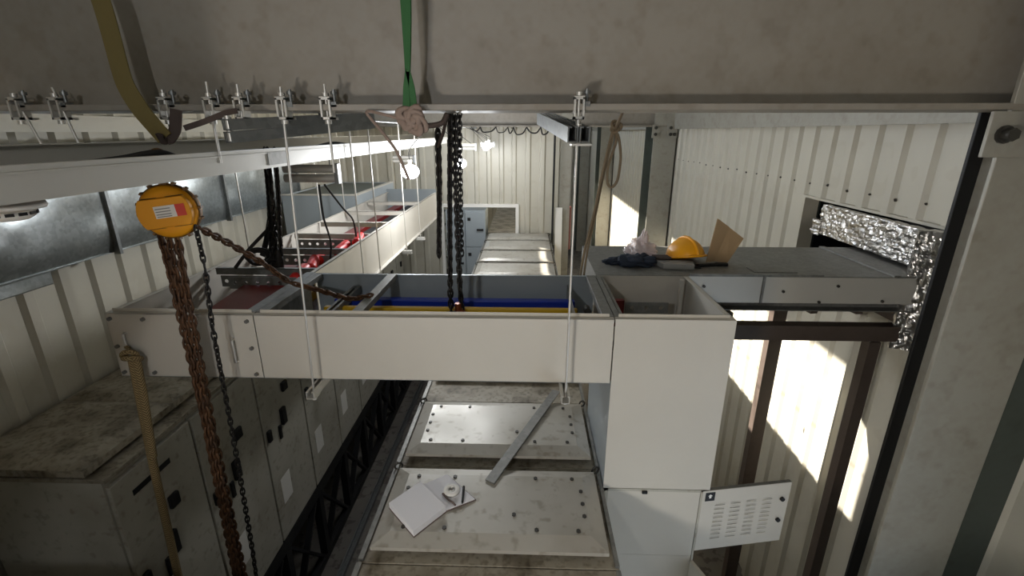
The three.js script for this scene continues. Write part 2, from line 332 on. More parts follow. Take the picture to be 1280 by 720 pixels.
{
  const x0 = -0.77, x1 = 0.44;
  // front edge of every cabinet along the row (towards the camera first)
  const cuts = [1.76, 1.08, 0.4, -0.3, -0.98, -1.66, -2.34, -3.05, -3.75, -4.5, -5.3, -6.1, -6.85, -7.6, -8.35, -9.0];  // row extended unseen behind the viewpoint to keep door light off the left row
  for (let i = 0; i + 1 < cuts.length; i++) {
    const za = cuts[i], zb = cuts[i + 1], j = i - 3;
    const where = j < 0 ? `${['third', 'second', 'first'][i]} middle row cabinet behind the viewpoint` : j === 0 ? 'middle row switchgear cabinet below the camera' : j === 1 ? 'middle row cabinet with dirty bare roof at bottom edge' : j === 2 ? 'middle row cabinet with open notebook on its roof cover' : j === 3 ? 'middle row cabinet under the leaning flat bar\'s upper half' : `${ORD[j - 3]} middle row cabinet beyond the one under the flat bar`;
    const t = thing('switchgear_cabinet', where, 'cabinet', [(x0 + x1) / 2, 0, (za + zb) / 2], 'middle row of switchgear cabinets');
    part(t, 'body', B(x0 + 0.01, x1 - 0.01, GB, GT - 0.02, za - 0.004, zb + 0.004), M.gear);
    part(t, 'roof', B(x0, x1, GT - 0.02, GT, za - 0.003, zb + 0.003, 0.003), M.gearRoof);
    part(t, 'base_frame', [B(x0 + 0.02, x1 - 0.02, GB - 0.1, GB, za - 0.01, zb + 0.01), ...[x0 + 0.05, x1 - 0.05].flatMap((x) => [za - 0.05, zb + 0.05].map((z) => B(x - 0.04, x + 0.04, 0, GB - 0.1, z - 0.04, z + 0.04)))], M.blackSteel);
    parts(t, 'edge_rail', [B(x0, x0 + 0.025, GT, GT + 0.018, za - 0.01, zb + 0.01), B(x1 - 0.02, x1, GT, GT + 0.012, za - 0.01, zb + 0.01)], M.galvDull);
    if (j > 1) {
      const pz0 = za - (j === 4 ? 0.3 : 0.04), pz1 = zb + 0.09, px0 = x0 + 0.05, px1 = x1 - 0.045;
      parts(t, 'cover_support', [px0 + 0.1, px1 - 0.1].flatMap((x) => [pz0 - 0.1, pz1 + 0.1].map((z) => B(x - 0.03, x + 0.03, GT, GT + 0.035, z - 0.03, z + 0.03))), M.blackSteel);
      const c = part(t, 'roof_cover', coverGeo(px0, px1, pz0, pz1, GT + 0.035, GT + 0.078), M.plate);
      if (j < 7) {
        const L = px1 - px0, D = pz0 - pz1;
        const spots = []; for (const u of [0.12, 0.3, 0.7, 0.88]) spots.push([u, 0.18], [u, 0.83]); for (const v of [0.35, 0.5, 0.66]) spots.push([0.085, v], [0.915, v]); spots.push([0.6, 0.35]);
        for (const [u, v] of spots) share(c, 'bolt', boltTop(0.011), M.bolt, [px0 + u * L, GT + 0.08, pz0 - v * D]);
      }
      parts(t, 'lifting_eye', [new THREE.TorusGeometry(0.022, 0.006, 5, 10).rotateY(0.4).translate(x0 + 0.03, GT + 0.035, zb + 0.05), new THREE.TorusGeometry(0.022, 0.006, 5, 10).rotateY(0.4).translate(x1 - 0.03, GT + 0.035, zb + 0.05)], M.bolt);
    }
  }
  const far = thing('switchgear_cabinet', 'middle row cabinet beyond the partition opening', 'cabinet', [-0.4, 0, -11], 'middle row of switchgear cabinets');
  part(far, 'body', B(x0, -0.03, GB, GT, -9.12, -13.4), M.gear);
  part(far, 'roof', B(x0, -0.02, GT, GT + 0.03, -9.12, -13.4), M.gearRoof);
  part(far, 'base_frame', B(x0 + 0.02, -0.05, 0, GB, -9.14, -13.38), M.blackSteel);
}
for (const [x0, x1, l] of [[-1.57, -1.2, 'blue grey control cabinet at left inside the partition opening'], [-1.195, -0.8, 'blue grey control cabinet beside the middle row inside the partition opening']]) {
  const t = thing('control_cabinet', l, 'cabinet', [(x0 + x1) / 2, 0, -9.3], 'control cabinets in the partition opening');
  part(t, 'body', B(x0, x1, 0, 3.68, -9.6, -9.02, 0.004), M.inner);
  for (const [y0, y1] of [[0.1, 1.5], [1.52, 2.3], [2.32, 2.95], [2.97, 3.64]]) {
    const d = part(t, 'door', B(x0 + 0.008, x1 - 0.008, y0, y1, -9.02, -9.0, 0.004), M.inner);
    part(d, 'handle', B(x1 - 0.17, x1 - 0.04, (y0 + y1) / 2 - 0.015, (y0 + y1) / 2 + 0.02, -9.0, -8.97, 0.005), M.black);
    part(d, 'meter', B(x0 + 0.05, x0 + 0.11, y1 - 0.16, y1 - 0.1, -9.0, -8.985, 0.004), M.black);
  }
}
{ // left row: doors face the aisle
  const xf = -2.45, xb = -3.3;
  const cuts = [-2.19, -2.9, -3.7, -4.5, -5.3, -6.1, -6.9, -7.7, -8.5, -9.0];
  const seats = [[-2.56, 2.39], [-3.08, 2.48], [-3.9, 2.5], [-4.6, 2.4], [-5.5, 2.4]];
  for (let i = 0; i + 1 < cuts.length; i++) {
    const za = cuts[i], zb = cuts[i + 1];
    const t = thing('switchgear_cabinet', i ? `${ORD[i]} cabinet from near end of the left switchgear row` : 'left row end cabinet with roof cover, below the roped duct corner', 'cabinet', [(xf + xb) / 2, 0, (za + zb) / 2], 'left row of switchgear cabinets');
    part(t, 'body', B(xb, xf - 0.03, GB, GT - 0.06, za - 0.003, zb + 0.003), M.gear);
    part(t, 'base_frame', [B(xb, xf, GB - 0.14, GB, za, zb), B(xf - 0.08, xf, 0, 0.1, za, zb), B(xb, xb + 0.08, 0, 0.1, za, zb), ...[xb + 0.04, xf - 0.04].flatMap((x) => [B(x - 0.045, x + 0.045, 0.1, GB - 0.14, za - 0.09, za)]), bar(rect(0.07, 0.03), V(xf - 0.04, 0.1, za - 0.1), V(xf - 0.04, GB - 0.16, zb + 0.06)), bar(rect(0.07, 0.03), V(xf - 0.04, GB - 0.16, za - 0.1), V(xf - 0.04, 0.12, zb + 0.06))], M.black, 'black lattice base frame');
    const d = part(t, 'door', B(xf - 0.028, xf, GB + 0.02, GT - 0.1, za - 0.012, zb + 0.012, 0.006), M.gear);
    const w = za - zb;
    part(d, 'handle', B(xf, xf + 0.035, 2.3, 2.48, za - w * 0.48, za - w * 0.38, 0.008), M.black);
    parts(d, 'lock', [B(xf, xf + 0.02, 2.18, 2.33, za - w * 0.3, za - w * 0.35, 0.006), B(xf, xf + 0.03, 2.28, 2.4, za - w * 0.12, za - w * 0.05, 0.008)], M.black);
    part(d, 'instrument', B(xf, xf + 0.03, 2.62, 2.72, za - w * 0.62, za - w * 0.5, 0.01), M.black);
    part(d, 'paper_label', B(xf, xf + 0.003, 1.48, 1.78, za - w * 0.16, za - w * 0.38), M.white);
    if (i % 2 === 0) part(d, 'name_strip', B(xf, xf + 0.002, 2.93, 2.97, za - w * 0.2, za - w * 0.65), M.black);
    part(t, 'roof', B(xb, xf, GT - 0.06, GT - 0.03, za - 0.002, zb + 0.002, 0.004), M.gearRoof);
    part(t, 'roof_cover', coverGeo(xb - 0.06, xf - 0.09, za + (i ? -0.002 : 0.02), zb + 0.002, GT, GT + 0.07), M.gearRoof);
    parts(t, 'cover_support', [xb + 0.1, xf - 0.14].flatMap((x) => [za - 0.06, zb + 0.08].map((z) => cyl(V(x, GT - 0.03, z), V(x, GT, z), 0.014, 8))), M.rod);
  }
  const far = thing('switchgear_cabinet', 'left row cabinets seen through the partition opening', 'cabinet', [-2, 0, -11], 'left row of switchgear cabinets');
  part(far, 'body', B(-3.2, xf, GB, GT + 0.1, -9.16, -14), M.inner);
  part(far, 'base_frame', B(-3.2, xf, 0, GB, -9.16, -14), M.black);
  for (let z = -9.3; z > -13.8; z -= 0.8) for (const y of [1.5, 2.0, 2.5, 2.9]) part(far, 'door', B(xf, xf + 0.02, y - 0.2, y + 0.2, z, z - 0.74), M.inner), part(far, 'handle', B(xf + 0.02, xf + 0.05, y, y + 0.04, z - 0.3, z - 0.5), M.black);
}

// ------------------------------------------------------------------ busbar ducts (open trunking)
const DT = 4.22, DB = 3.86, DZ0 = -2.19, DZ1 = -2.94;
const lipX = (x0, x1, z, s) => B(x0, x1, DT - 0.004, DT, z, z + s * 0.03);      // folded rim running along x
{ // corner piece, 750 wide
  const x0 = -2.16, x1 = -1.388;
  const t = thing('corner_busbar_duct', 'open white busbar duct corner with bolted front panel and rope', 'busbar duct', [(x0 + x1) / 2, DB, -2.56], 'suspended busbar ducts');
  const fp = part(t, 'front_panel', B(x0, x1, DB, DT, DZ0 - 0.003, DZ0, 0.001), M.panel);
  part(fp, 'rim', [lipX(x0, x1, DZ0, -1), B(x0 + 0.02, x1 - 0.02, DT - 0.004, DT + 0.016, DZ0 - 0.034, DZ0 - 0.03)], M.panel);
  part(t, 'left_panel', [B(x0, x0 + 0.003, DB, DT, DZ1, DZ0), B(x0, x0 + 0.03, DT - 0.004, DT, DZ1, DZ0 - 0.03)], M.panel);
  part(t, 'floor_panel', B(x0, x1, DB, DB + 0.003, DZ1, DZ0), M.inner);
  for (const [x, y] of [[-2.135, 4.19], [-1.96, 4.19], [-2.135, 4.035], [-2.135, 3.885], [-1.97, 3.885], [-1.42, 4.185], [-1.42, 4.035], [-1.42, 3.885]]) share(fp, 'bolt', boltGeo(0.011), M.galvDull, [x, y, DZ0 + 0.006]);
  part(fp, 'pull_handle', [cyl(V(-2.075, 4.11, DZ0 + 0.02), V(-2.075, 3.99, DZ0 + 0.02), 0.007), cyl(V(-2.075, 4.11, DZ0), V(-2.075, 4.11, DZ0 + 0.022), 0.006), cyl(V(-2.075, 3.99, DZ0), V(-2.075, 3.99, DZ0 + 0.022), 0.006)], M.rod);
  part(fp, 'pull_handle', [cyl(V(-1.508, 4.085, DZ0 + 0.02), V(-1.508, 3.96, DZ0 + 0.02), 0.007), cyl(V(-1.508, 4.085, DZ0), V(-1.508, 4.085, DZ0 + 0.022), 0.006), cyl(V(-1.508, 3.96, DZ0), V(-1.508, 3.96, DZ0 + 0.022), 0.006)], M.rod);
  // joint frame towards the straight piece, and slotted bracket
  part(t, 'joint_frame', [B(x1 - 0.055, x1, DT - 0.006, DT + 0.006, DZ1, DZ0 - 0.031), B(x1 - 0.05, x1 - 0.045, DB, DT, DZ1, DZ0 - 0.05)], M.galvDull);
  part(t, 'busbar', quad(V(-2.0, 3.96, -2.28), V(-1.5, 3.96, -2.28), V(-1.5, 4.1, -2.9), V(-1.85, 4.1, -2.9), 0.05), M.busRed, 'red insulated busbar');
  part(t, 'busbar', quad(V(-1.5, 3.98, -2.3), V(-1.44, 3.98, -2.3), V(-1.44, 4.12, -2.9), V(-1.5, 4.12, -2.9), 0.05), M.copper, 'bare copper busbar');
  slotted(t, -1.95, -1.5, 4.12, 4.2, -2.9);
}
function slotted(t, x0, x1, y0, y1, z) {  // perforated upright strip with real holes
  const s = new THREE.Shape([[x0, y0], [x1, y0], [x1, y1], [x0, y1]].map(([x, y]) => new THREE.Vector2(x, y)));
  const n = Math.max(2, Math.round((x1 - x0) / 0.075));
  for (let i = 0; i < n; i++) { const h = new THREE.Path(); h.absellipse(x0 + (i + 0.5) * (x1 - x0) / n, (y0 + y1) / 2, 0.013, 0.013, 0, Math.PI * 2); s.holes.push(h); }
  part(t, 'slotted_bracket', new THREE.ExtrudeGeometry(s, { depth: 0.004, bevelEnabled: false, curveSegments: 6 }).translate(0, 0, z), M.galvDull);
}
{ // straight piece, 1780 long
  const x0 = -1.383, x1 = 0.437;
  const t = thing('straight_busbar_duct', 'long white front busbar duct with open top and blue busbar', 'busbar duct', [(x0 + x1) / 2, DB, -2.56], 'suspended busbar ducts');
  const fp = part(t, 'front_panel', B(x0, x1, DB, DT, DZ0 - 0.003, DZ0, 0.001), M.panel);
  part(fp, 'rim', [lipX(x0, x1, DZ0, -1), B(x0 + 0.02, x1 - 0.02, DT - 0.004, DT + 0.016, DZ0 - 0.034, DZ0 - 0.03)], M.panel);
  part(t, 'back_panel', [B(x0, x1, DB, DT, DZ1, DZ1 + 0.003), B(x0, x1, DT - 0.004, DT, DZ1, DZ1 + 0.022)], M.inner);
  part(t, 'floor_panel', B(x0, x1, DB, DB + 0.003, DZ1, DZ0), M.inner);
  for (const x of [-1.36, -0.87, 0.41]) part(t, 'cross_channel', [B(x - 0.028, x + 0.028, DT - 0.03, DT + 0.006, DZ1 + 0.02, DZ0 - 0.035, 0.002)], M.galvDull);
  part(t, 'cross_channel', bar(chan(0.05, 0.045, 0.005), V(-1.11, 4.12, -2.3), V(-1.11, 4.12, -2.92)), M.galvDull);
  part(t, 'busbar', B(-1.2, 0.3, 3.99, 4.11, -2.8, -2.74, 0.008), M.busBlue, 'blue insulated busbar');
  part(t, 'busbar', B(-1.2, 0.3, 3.99, 4.118, -2.62, -2.58, 0.008), M.busYellow, 'yellow insulated busbar');
  part(t, 'busbar', B(-1.2, 0.3, 3.95, 4.0, -2.42, -2.36, 0.008), M.busRed, 'red insulated busbar low in duct');
  const s = new THREE.Shape([[0, 0], [0.62, 0], [0.62, 0.09], [0, 0.09]].map(([x, y]) => new THREE.Vector2(x, y)));
  for (let i = 0; i < 8; i++) { const h = new THREE.Path(); h.absellipse(0.05 + i * 0.075, 0.045, 0.014, 0.014, 0, Math.PI * 2); s.holes.push(h); }
  part(t, 'slotted_bracket', new THREE.ExtrudeGeometry(s, { depth: 0.005, bevelEnabled: false, curveSegments: 6 }).rotateY(RT).translate(0.26, 4.08, -2.28), M.galvDull);
  parts(t, 'joint_bolt', [cyl(V(0.33, 4.06, -2.42), V(0.33, 4.06, -2.36), 0.022, 8), cyl(V(0.36, 4.1, -2.66), V(0.36, 4.1, -2.6), 0.022, 8)], M.bolt);
}
{ // drop box: vertical duct into the right-hand cabinet
  const x0 = 0.443, x1 = 1.036;
  const t = thing('busbar_drop_box', 'tall white vertical busbar box joined to duct right end', 'busbar duct', [(x0 + x1) / 2, GT, -2.56], 'suspended busbar ducts');
  const fp = part(t, 'front_panel', B(x0, x1, GT, DT, DZ0 - 0.003, DZ0 + 0.001, 0.001), M.panel);
  part(fp, 'rim', [B(x0, x1, DT - 0.004, DT, DZ0 - 0.03, DZ0), B(x0 + 0.02, x1 - 0.02, DT - 0.004, DT + 0.016, DZ0 - 0.034, DZ0 - 0.03)], M.panel);
  part(t, 'side_panel', [B(x1 - 0.003, x1, GT, DT, DZ1, DZ0 - 0.003), B(x1 - 0.03, x1, DT - 0.004, DT, DZ1, DZ0 - 0.03)], M.panel);
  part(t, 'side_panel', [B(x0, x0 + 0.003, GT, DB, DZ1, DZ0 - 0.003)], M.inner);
  part(t, 'rim_channel', [B(x0, x0 + 0.028, DT - 0.03, DT + 0.003, DZ1, DZ0 - 0.031), B(x0 + 0.034, x0 + 0.05, DT - 0.03, DT - 0.004, DZ1, DZ0 - 0.031)], M.galvDull);
  part(t, 'back_panel', B(x0, x1, GT, DT, DZ1, DZ1 + 0.003), M.panel);
  part(t, 'corner_post', B(0.97, 0.995, 3.6, DT - 0.006, -2.9, -2.87), M.panel);
  slotted(t, 0.6, 0.86, 4.05, 4.12, -2.72);
  part(t, 'busbar', B(0.48, 0.6, 3.95, 4.12, -2.78, -2.74), M.busRed, 'dark red sleeved busbar end');
  parts(t, 'busbar', [B(0.56, 0.6, 3.2, 4.02, -2.66, -2.56), B(0.7, 0.74, 3.2, 3.98, -2.66, -2.56), B(0.84, 0.88, 3.2, 3.94, -2.66, -2.56)], M.copper);
  part(t, 'support_bar', B(0.48, 0.98, 3.93, 3.96, -2.5, -2.44), M.galvDull);
}
{ // the cabinet under the drop box with its instrument door swung open
  const x0 = 0.452, x1 = 1.0;
  const t = thing('incoming_cabinet', 'pale cabinet below drop box with open louvred door', 'cabinet', [(x0 + x1) / 2, 0, -2.56]);
  part(t, 'body', [B(x0, x1, GB, GT - 0.004, DZ1, -2.3), B(x0, x0 + 0.02, 2.74, GT - 0.004, -2.3, DZ0), B(x1 - 0.01, x1, GB, GT - 0.004, -2.3, DZ0), B(x0, x1, GT - 0.02, GT - 0.004, -2.3, DZ0)], M.gear);
  part(t, 'front_plate', B(x0, x1 - 0.012, 2.72, GT - 0.006, DZ0 - 0.02, DZ0 - 0.002, 0.002), M.panel);
  part(t, 'lower_plate', B(x0, x1 - 0.012, GB, 2.715, DZ0 - 0.02, DZ0 - 0.006, 0.002), M.panel);
  part(t, 'latch', B(0.66, 0.69, GT - 0.03, GT - 0.012, DZ0, DZ0 + 0.012, 0.003), M.black);
  part(t, 'base_frame', B(x0, x1, 0, GB, DZ1, DZ0 - 0.03), M.black);
  // louvred door, hinged on the right edge
  const hinge = V(1.0, 0, DZ0 - 0.0), along = V(0.985, 0, -0.17).normalize(), nrm = V(along.z * -1, 0, along.x).multiplyScalar(1).normalize();
  const toW = (g) => { const m = new THREE.Matrix4().makeBasis(along, V(0, 1, 0), along.clone().cross(V(0, 1, 0))); m.setPosition(hinge); return g.applyMatrix4(m); };
  const y0 = 2.765, y1 = 3.19, W = 0.545;
  const s = new THREE.Shape([[0, y0], [W, y0], [W, y1], [0, y1]].map(([x, y]) => new THREE.Vector2(x, y)));
  const slots = [];
  for (let c = 0; c < 4; c++) for (let r = 0; r < 9; r++) { const cx = 0.115 + c * 0.098, cy = y1 - 0.105 - r * 0.03; slots.push([cx, cy]); const h = new THREE.Path([[cx - 0.03, cy - 0.004], [cx + 0.03, cy - 0.004], [cx + 0.03, cy + 0.004], [cx - 0.03, cy + 0.004]].map(([x, y]) => new THREE.Vector2(x, y))); s.holes.push(h); }
  const d = part(t, 'door', toW(new THREE.ExtrudeGeometry(s, { depth: 0.002, bevelEnabled: false })), M.panel);
  part(d, 'door_fold', [toW(B(0, W, y1 - 0.003, y1, -0.022, 0)), toW(B(0, W, y0, y0 + 0.003, -0.022, 0)), toW(B(W - 0.003, W, y0, y1, -0.022, 0)), toW(B(0, 0.003, y0, y1, -0.022, 0))], M.galvDull);
  for (const [cx, cy] of slots) part(d, 'louvre', toW(bar([[0, 0], [0.012, 0.0], [0.0, 0.011]], V(cx - 0.031, cy - 0.0, 0.002), V(cx + 0.031, cy - 0.0, 0.002), V(0, 1, 0))), M.panel);
  const st = part(d, 'warning_sticker', toW(B(0.018, 0.075, y1 - 0.07, y1 - 0.012, 0.002, 0.004)), M.black);
  part(st, 'pictogram', [toW(ext([[0.04, y1 - 0.05], [0.053, y1 - 0.05], [0.053, y1 - 0.036], [0.06, y1 - 0.036], [0.0465, y1 - 0.024], [0.033, y1 - 0.036], [0.04, y1 - 0.036]], 0.001).translate(0, 0, 0.004))], M.white);
  for (const y of [y1 - 0.11, y1 - 0.26]) part(d, 'quarter_turn_lock', toW(new THREE.CylinderGeometry(0.013, 0.013, 0.014, 12).rotateX(RT).translate(W - 0.045, y, 0.008)), M.black);
  part(t, 'lower_door', quad(V(1.0, GB + 0.05, DZ0), V(1.12, GB + 0.05, DZ0 + 0.3), V(1.12, 2.69, DZ0 + 0.3), V(1.0, 2.69, DZ0), 0.02), M.panel);
}
{ // duct running back over the left aisle
  const x0 = -2.16, x1 = -1.4, za = DZ1 - 0.006, zb = -7.3;
  const t = thing('overhead_busbar_duct', 'long white busbar duct running back above left aisle', 'busbar duct', [(x0 + x1) / 2, DB, (za + zb) / 2], 'suspended busbar ducts');
  let z = za, k = 0;
  for (const zn of [-4.75, -6.3, zb]) {
    const rp = part(t, 'side_panel', [B(x1 - 0.003, x1, DB, DT, zn + 0.004, z)], M.panel);
    part(rp, 'rim', [B(x1 - 0.03, x1, DT - 0.004, DT, zn + 0.004, z), B(x1 - 0.034, x1 - 0.03, DT - 0.03, DT - 0.004, zn + 0.004, z), B(x1, x1 + 0.035, DB, DB + 0.004, zn + 0.004, z)], M.panel);
    part(t, 'side_panel', [B(x0, x0 + 0.003, DB, DT, zn + 0.004, z), B(x0, x0 + 0.03, DT - 0.004, DT, zn + 0.004, z)], M.panel);
    z = zn; k++;
  }
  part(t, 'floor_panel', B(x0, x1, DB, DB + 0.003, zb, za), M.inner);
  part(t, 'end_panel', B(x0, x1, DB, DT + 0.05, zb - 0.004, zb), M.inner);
  for (const q of [-3.05, -3.62, -4.2, -4.78, -5.5, -6.3]) { part(t, 'cross_channel', [B(x0 + 0.03, x1 - 0.036, DT - 0.05, DT - 0.006, q - 0.004, q), B(x0 + 0.03, x1 - 0.036, DT - 0.01, DT - 0.004, q - 0.03, q)], q < -4 ? M.panel : M.galvDull); if (q > -4.3) slotted(t, x0 + 0.05, x1 - 0.06, DT - 0.14, DT - 0.06, q - 0.012); }
  for (const [x, m, l] of [[-1.95, M.busRed, 'red insulated busbar'], [-1.75, M.blackSteel, 'black insulated busbar'], [-1.54, M.busYellow, 'yellow insulated busbar']]) part(t, 'busbar', B(x - 0.06, x + 0.06, 3.98, 4.05, -2.98, -7.2, 0.008), m, l);
  for (const [x, zz, y, a] of [[-1.66, -3.5, 4.1, 0.3], [-1.56, -3.85, 4.14, 0.1], [-1.72, -3.75, 4.09, 0.4], [-1.6, -3.16, 4.12, 0.2], [-1.5, -4.1, 4.16, 0.2]]) part(t, 'insulator_sleeve', new THREE.CapsuleGeometry(0.042, 0.26, 3, 10).rotateX(RT).rotateY(a).translate(x, y + 0.03, zz), M.sleeveRed, 'bright red heat shrink sleeve');
}
{ // grey riser box left of the rear duct
  const t = thing('riser_box', 'blue grey riser box rising beside the rear duct', 'riser box', [-2.75, GT, -6.6]);
  part(t, 'front_panel', B(-3.14, -2.2, GT + 0.075, 4.33, -6.03, -6, 0.004), M.inner);
  parts(t, 'side_panel', [B(-2.2, -2.17, GT + 0.075, 4.33, -7.7, -6), B(-3.14, -3.11, GT + 0.075, 4.33, -7.7, -6.03)], M.inner);
  part(t, 'back_panel', B(-3.14, -2.17, GT + 0.075, 4.33, -7.73, -7.7), M.inner);
  part(t, 'rim', [B(-3.14, -2.17, 4.33, 4.345, -6.05, -5.99), B(-2.22, -2.16, 4.33, 4.345, -7.7, -6.05)], M.panel);
  part(t, 'top_cover', B(-3.1, -2.24, 4.3, 4.32, -7.68, -6.06), M.darkGreen);
}
{ // horizontal duct behind the drop box, through the right wall
  const x0 = 0.45, x1 = 2.66, za = -2.955, zb = -3.78;
  const t = thing('wall_duct', 'grey galvanised duct box carrying helmet, through right wall opening', 'duct', [1.55, 3.9, -3.36]);
  parts(t, 'top_sheet', [B(x0, 2.36, DT - 0.004, DT, zb, za), B(2.366, x1, DT - 0.004, DT + 0.004, zb, za)], M.galvDull);
  part(t, 'front_sheet', B(x0, x1, 4.04, DT - 0.005, za - 0.004, za), M.tray);
  part(t, 'front_ledge', [bar(ang(0.08, 0.055, 0.006), V(x1, 3.985, za - 0.08), V(x0 + 0.6, 3.985, za - 0.08))], M.galvDull);
  part(t, 'back_sheet', B(x0, x1, 3.995, DT - 0.005, zb, zb + 0.004), M.galvDull);
  part(t, 'left_sheet', B(x0, x0 + 0.004, 3.995, DT - 0.005, zb + 0.004, za - 0.004), M.galvDull);
  part(t, 'floor_sheet', B(x0, x1, 3.992, 3.995, zb, za - 0.085), M.galvDull);
  parts(t, 'joint_flange', [B(2.34, 2.38, DT, DT + 0.012, zb, za), B(1.52, 1.535, 4.04, DT + 0.003, za, za + 0.008)], M.galvDull);
  parts(t, 'hatch', [B(1.5, 1.78, DT, DT + 0.004, -3.16, -3.04), B(1.06, 1.9, DT, DT + 0.012, za - 0.03, za)], M.galvDull);
  for (const [x, y] of [[1.15, 4.15], [1.66, 4.12], [2.0, 4.16], [2.3, 4.06], [1.9, 4.05]]) share(t, 'bolt', boltGeo(0.01), M.bolt, [x, y, za + 0.004]);
  for (const x of [1.95, 2.25, 2.5]) part(t, 'underside_rib', bar(rect(0.05, 0.05), V(x, 3.955, za - 0.1), V(x - 0.1, 3.955, zb)), M.primer);
}
{ // brown angle frame that carries it
  const t = thing('support_frame', 'brown primed steel frame under the wall duct', 'frame', [1.8, 0, -3.36]);
  part(t, 'front_beam', [B(1.045, 2.6, 3.77, 3.875, -2.975, -2.965), B(1.045, 2.6, 3.865, 3.875, -3.05, -2.975)], M.primer);
  part(t, 'back_beam', B(1.045, 2.6, 3.87, 3.93, -3.76, -3.7), M.primer);
  for (const x of [1.35, 2.5]) part(t, 'side_beam', B(x, x + 0.06, 3.87, 3.93, -3.7, -3.05), M.primer);
  part(t, 'post', [B(2.285, 2.293, 0, 3.77, -3.02, -2.945), B(2.293, 2.36, 0, 3.77, -2.953, -2.945), cyl(V(2.345, 0, -2.98), V(2.345, 3.77, -2.98), 0.026, 12)], M.primer);
  part(t, 'post', B(2.04, 2.15, 0, 3.87, -3.78, -3.7, 0.004), M.primer);
  parts(t, 'foot_plate', [B(2.2, 2.42, 0, 0.012, -3.1, -2.92), B(1.99, 2.2, 0, 0.012, -3.84, -3.64)], M.primer);
}
{ // crumpled foil insulation in the wall opening
  const t = thing('foil_insulation', 'crumpled silver foil insulation filling the right wall opening', 'foil', [2.5, 4.2, -3.6]);
  const crumple = (w, h, d, nx, ny, amp, s) => {
    const g = new THREE.BoxGeometry(w, h, d, nx, ny, 4), p = g.attributes.position;
    for (let i = 0; i < p.count; i++) {
      const x = p.getX(i), y = p.getY(i), z = p.getZ(i);
      const r = (a, b, q) => Math.abs(vnoise(a * 16 + 50, b * 26 + 50, 4096, s + q) - 0.5) * 2 + Math.abs(vnoise(a * 44 + 50, b * 60 + 50, 4096, s + q + 3) - 0.5);
      p.setXYZ(i, x + (r(y, z + x, 1) - 0.7) * amp * 0.4, y + (r(x, z + y, 2) - 0.7) * amp * 0.5, z + (r(x + z, y, 5) - 0.7) * amp * Math.sign(z || 1));
    }
    const q = g.toNonIndexed(); q.computeVertexNormals(); return q;
  };
  part(t, 'top_fold', crumple(1.2, 0.25, 0.06, 120, 26, 0.012, 5).rotateY(-RT - 0.02).translate(2.6, 4.375, -3.64), M.foil);
  part(t, 'side_fold', crumple(0.8, 0.17, 0.07, 80, 18, 0.013, 9).rotateZ(RT).rotateY(-0.5).translate(2.53, 4.12, -2.97), M.foil);
  part(t, 'loose_end', crumple(0.12, 0.13, 0.06, 14, 14, 0.013, 15).rotateY(-RT).translate(2.6, 4.3, -4.26), M.foil);
}

// ------------------------------------------------------------------ overhead: cable tray, air duct, hangers, struts
{
  const t = thing('cable_tray', 'long pale cable tray running back across upper left', 'cable tray', [-1.65, 4.92, -5]);
  const z0 = 0.4, z1 = -8.7;
  part(t, 'side_rail', [B(-1.356, -1.35, 4.92, 5.012, z1, z0), B(-1.385, -1.35, 5.012, 5.017, z1, z0), B(-1.39, -1.356, 4.92, 4.926, z1, z0), B(-1.35, -1.346, 4.994, 5.0, z1, z0)], M.tray);
  part(t, 'side_rail', [B(-1.956, -1.95, 4.92, 5.055, z1, z0), B(-1.95, -1.915, 5.05, 5.055, z1, z0)], M.tray);
  part(t, 'tray_floor', B(-1.95, -1.356, 4.958, 4.963, z1, z0), M.galvDull);
  for (const z of [-2.6, -5.2, -7.6]) part(t, 'splice_plate', B(-1.35, -1.345, 4.935, 5.0, z - 0.1, z + 0.1), M.galvDull);
}
single('power_cable', tube([V(-1.7, 4.985, -1.0), V(-1.62, 4.985, -1.6), V(-1.55, 5.0, -1.8), V(-1.5, 5.02, -1.95), V(-1.52, 4.985, -2.1), V(-1.7, 4.98, -2.3)], 0.014, 40), M.rubber, 'black cable lying in pale tray at upper left', 'cable', [-1.6, 4.97, -1.7]);
single('power_cable', tube([V(-1.6, 4.985, -2.6), V(-1.5, 4.985, -3.2), V(-1.45, 5.02, -3.6), V(-1.47, 5.0, -4.0), V(-1.6, 4.985, -4.6)], 0.013, 40), M.rubber, 'black cable lying in tray behind the tilted double strut', 'cable', [-1.5, 4.97, -3.6]);
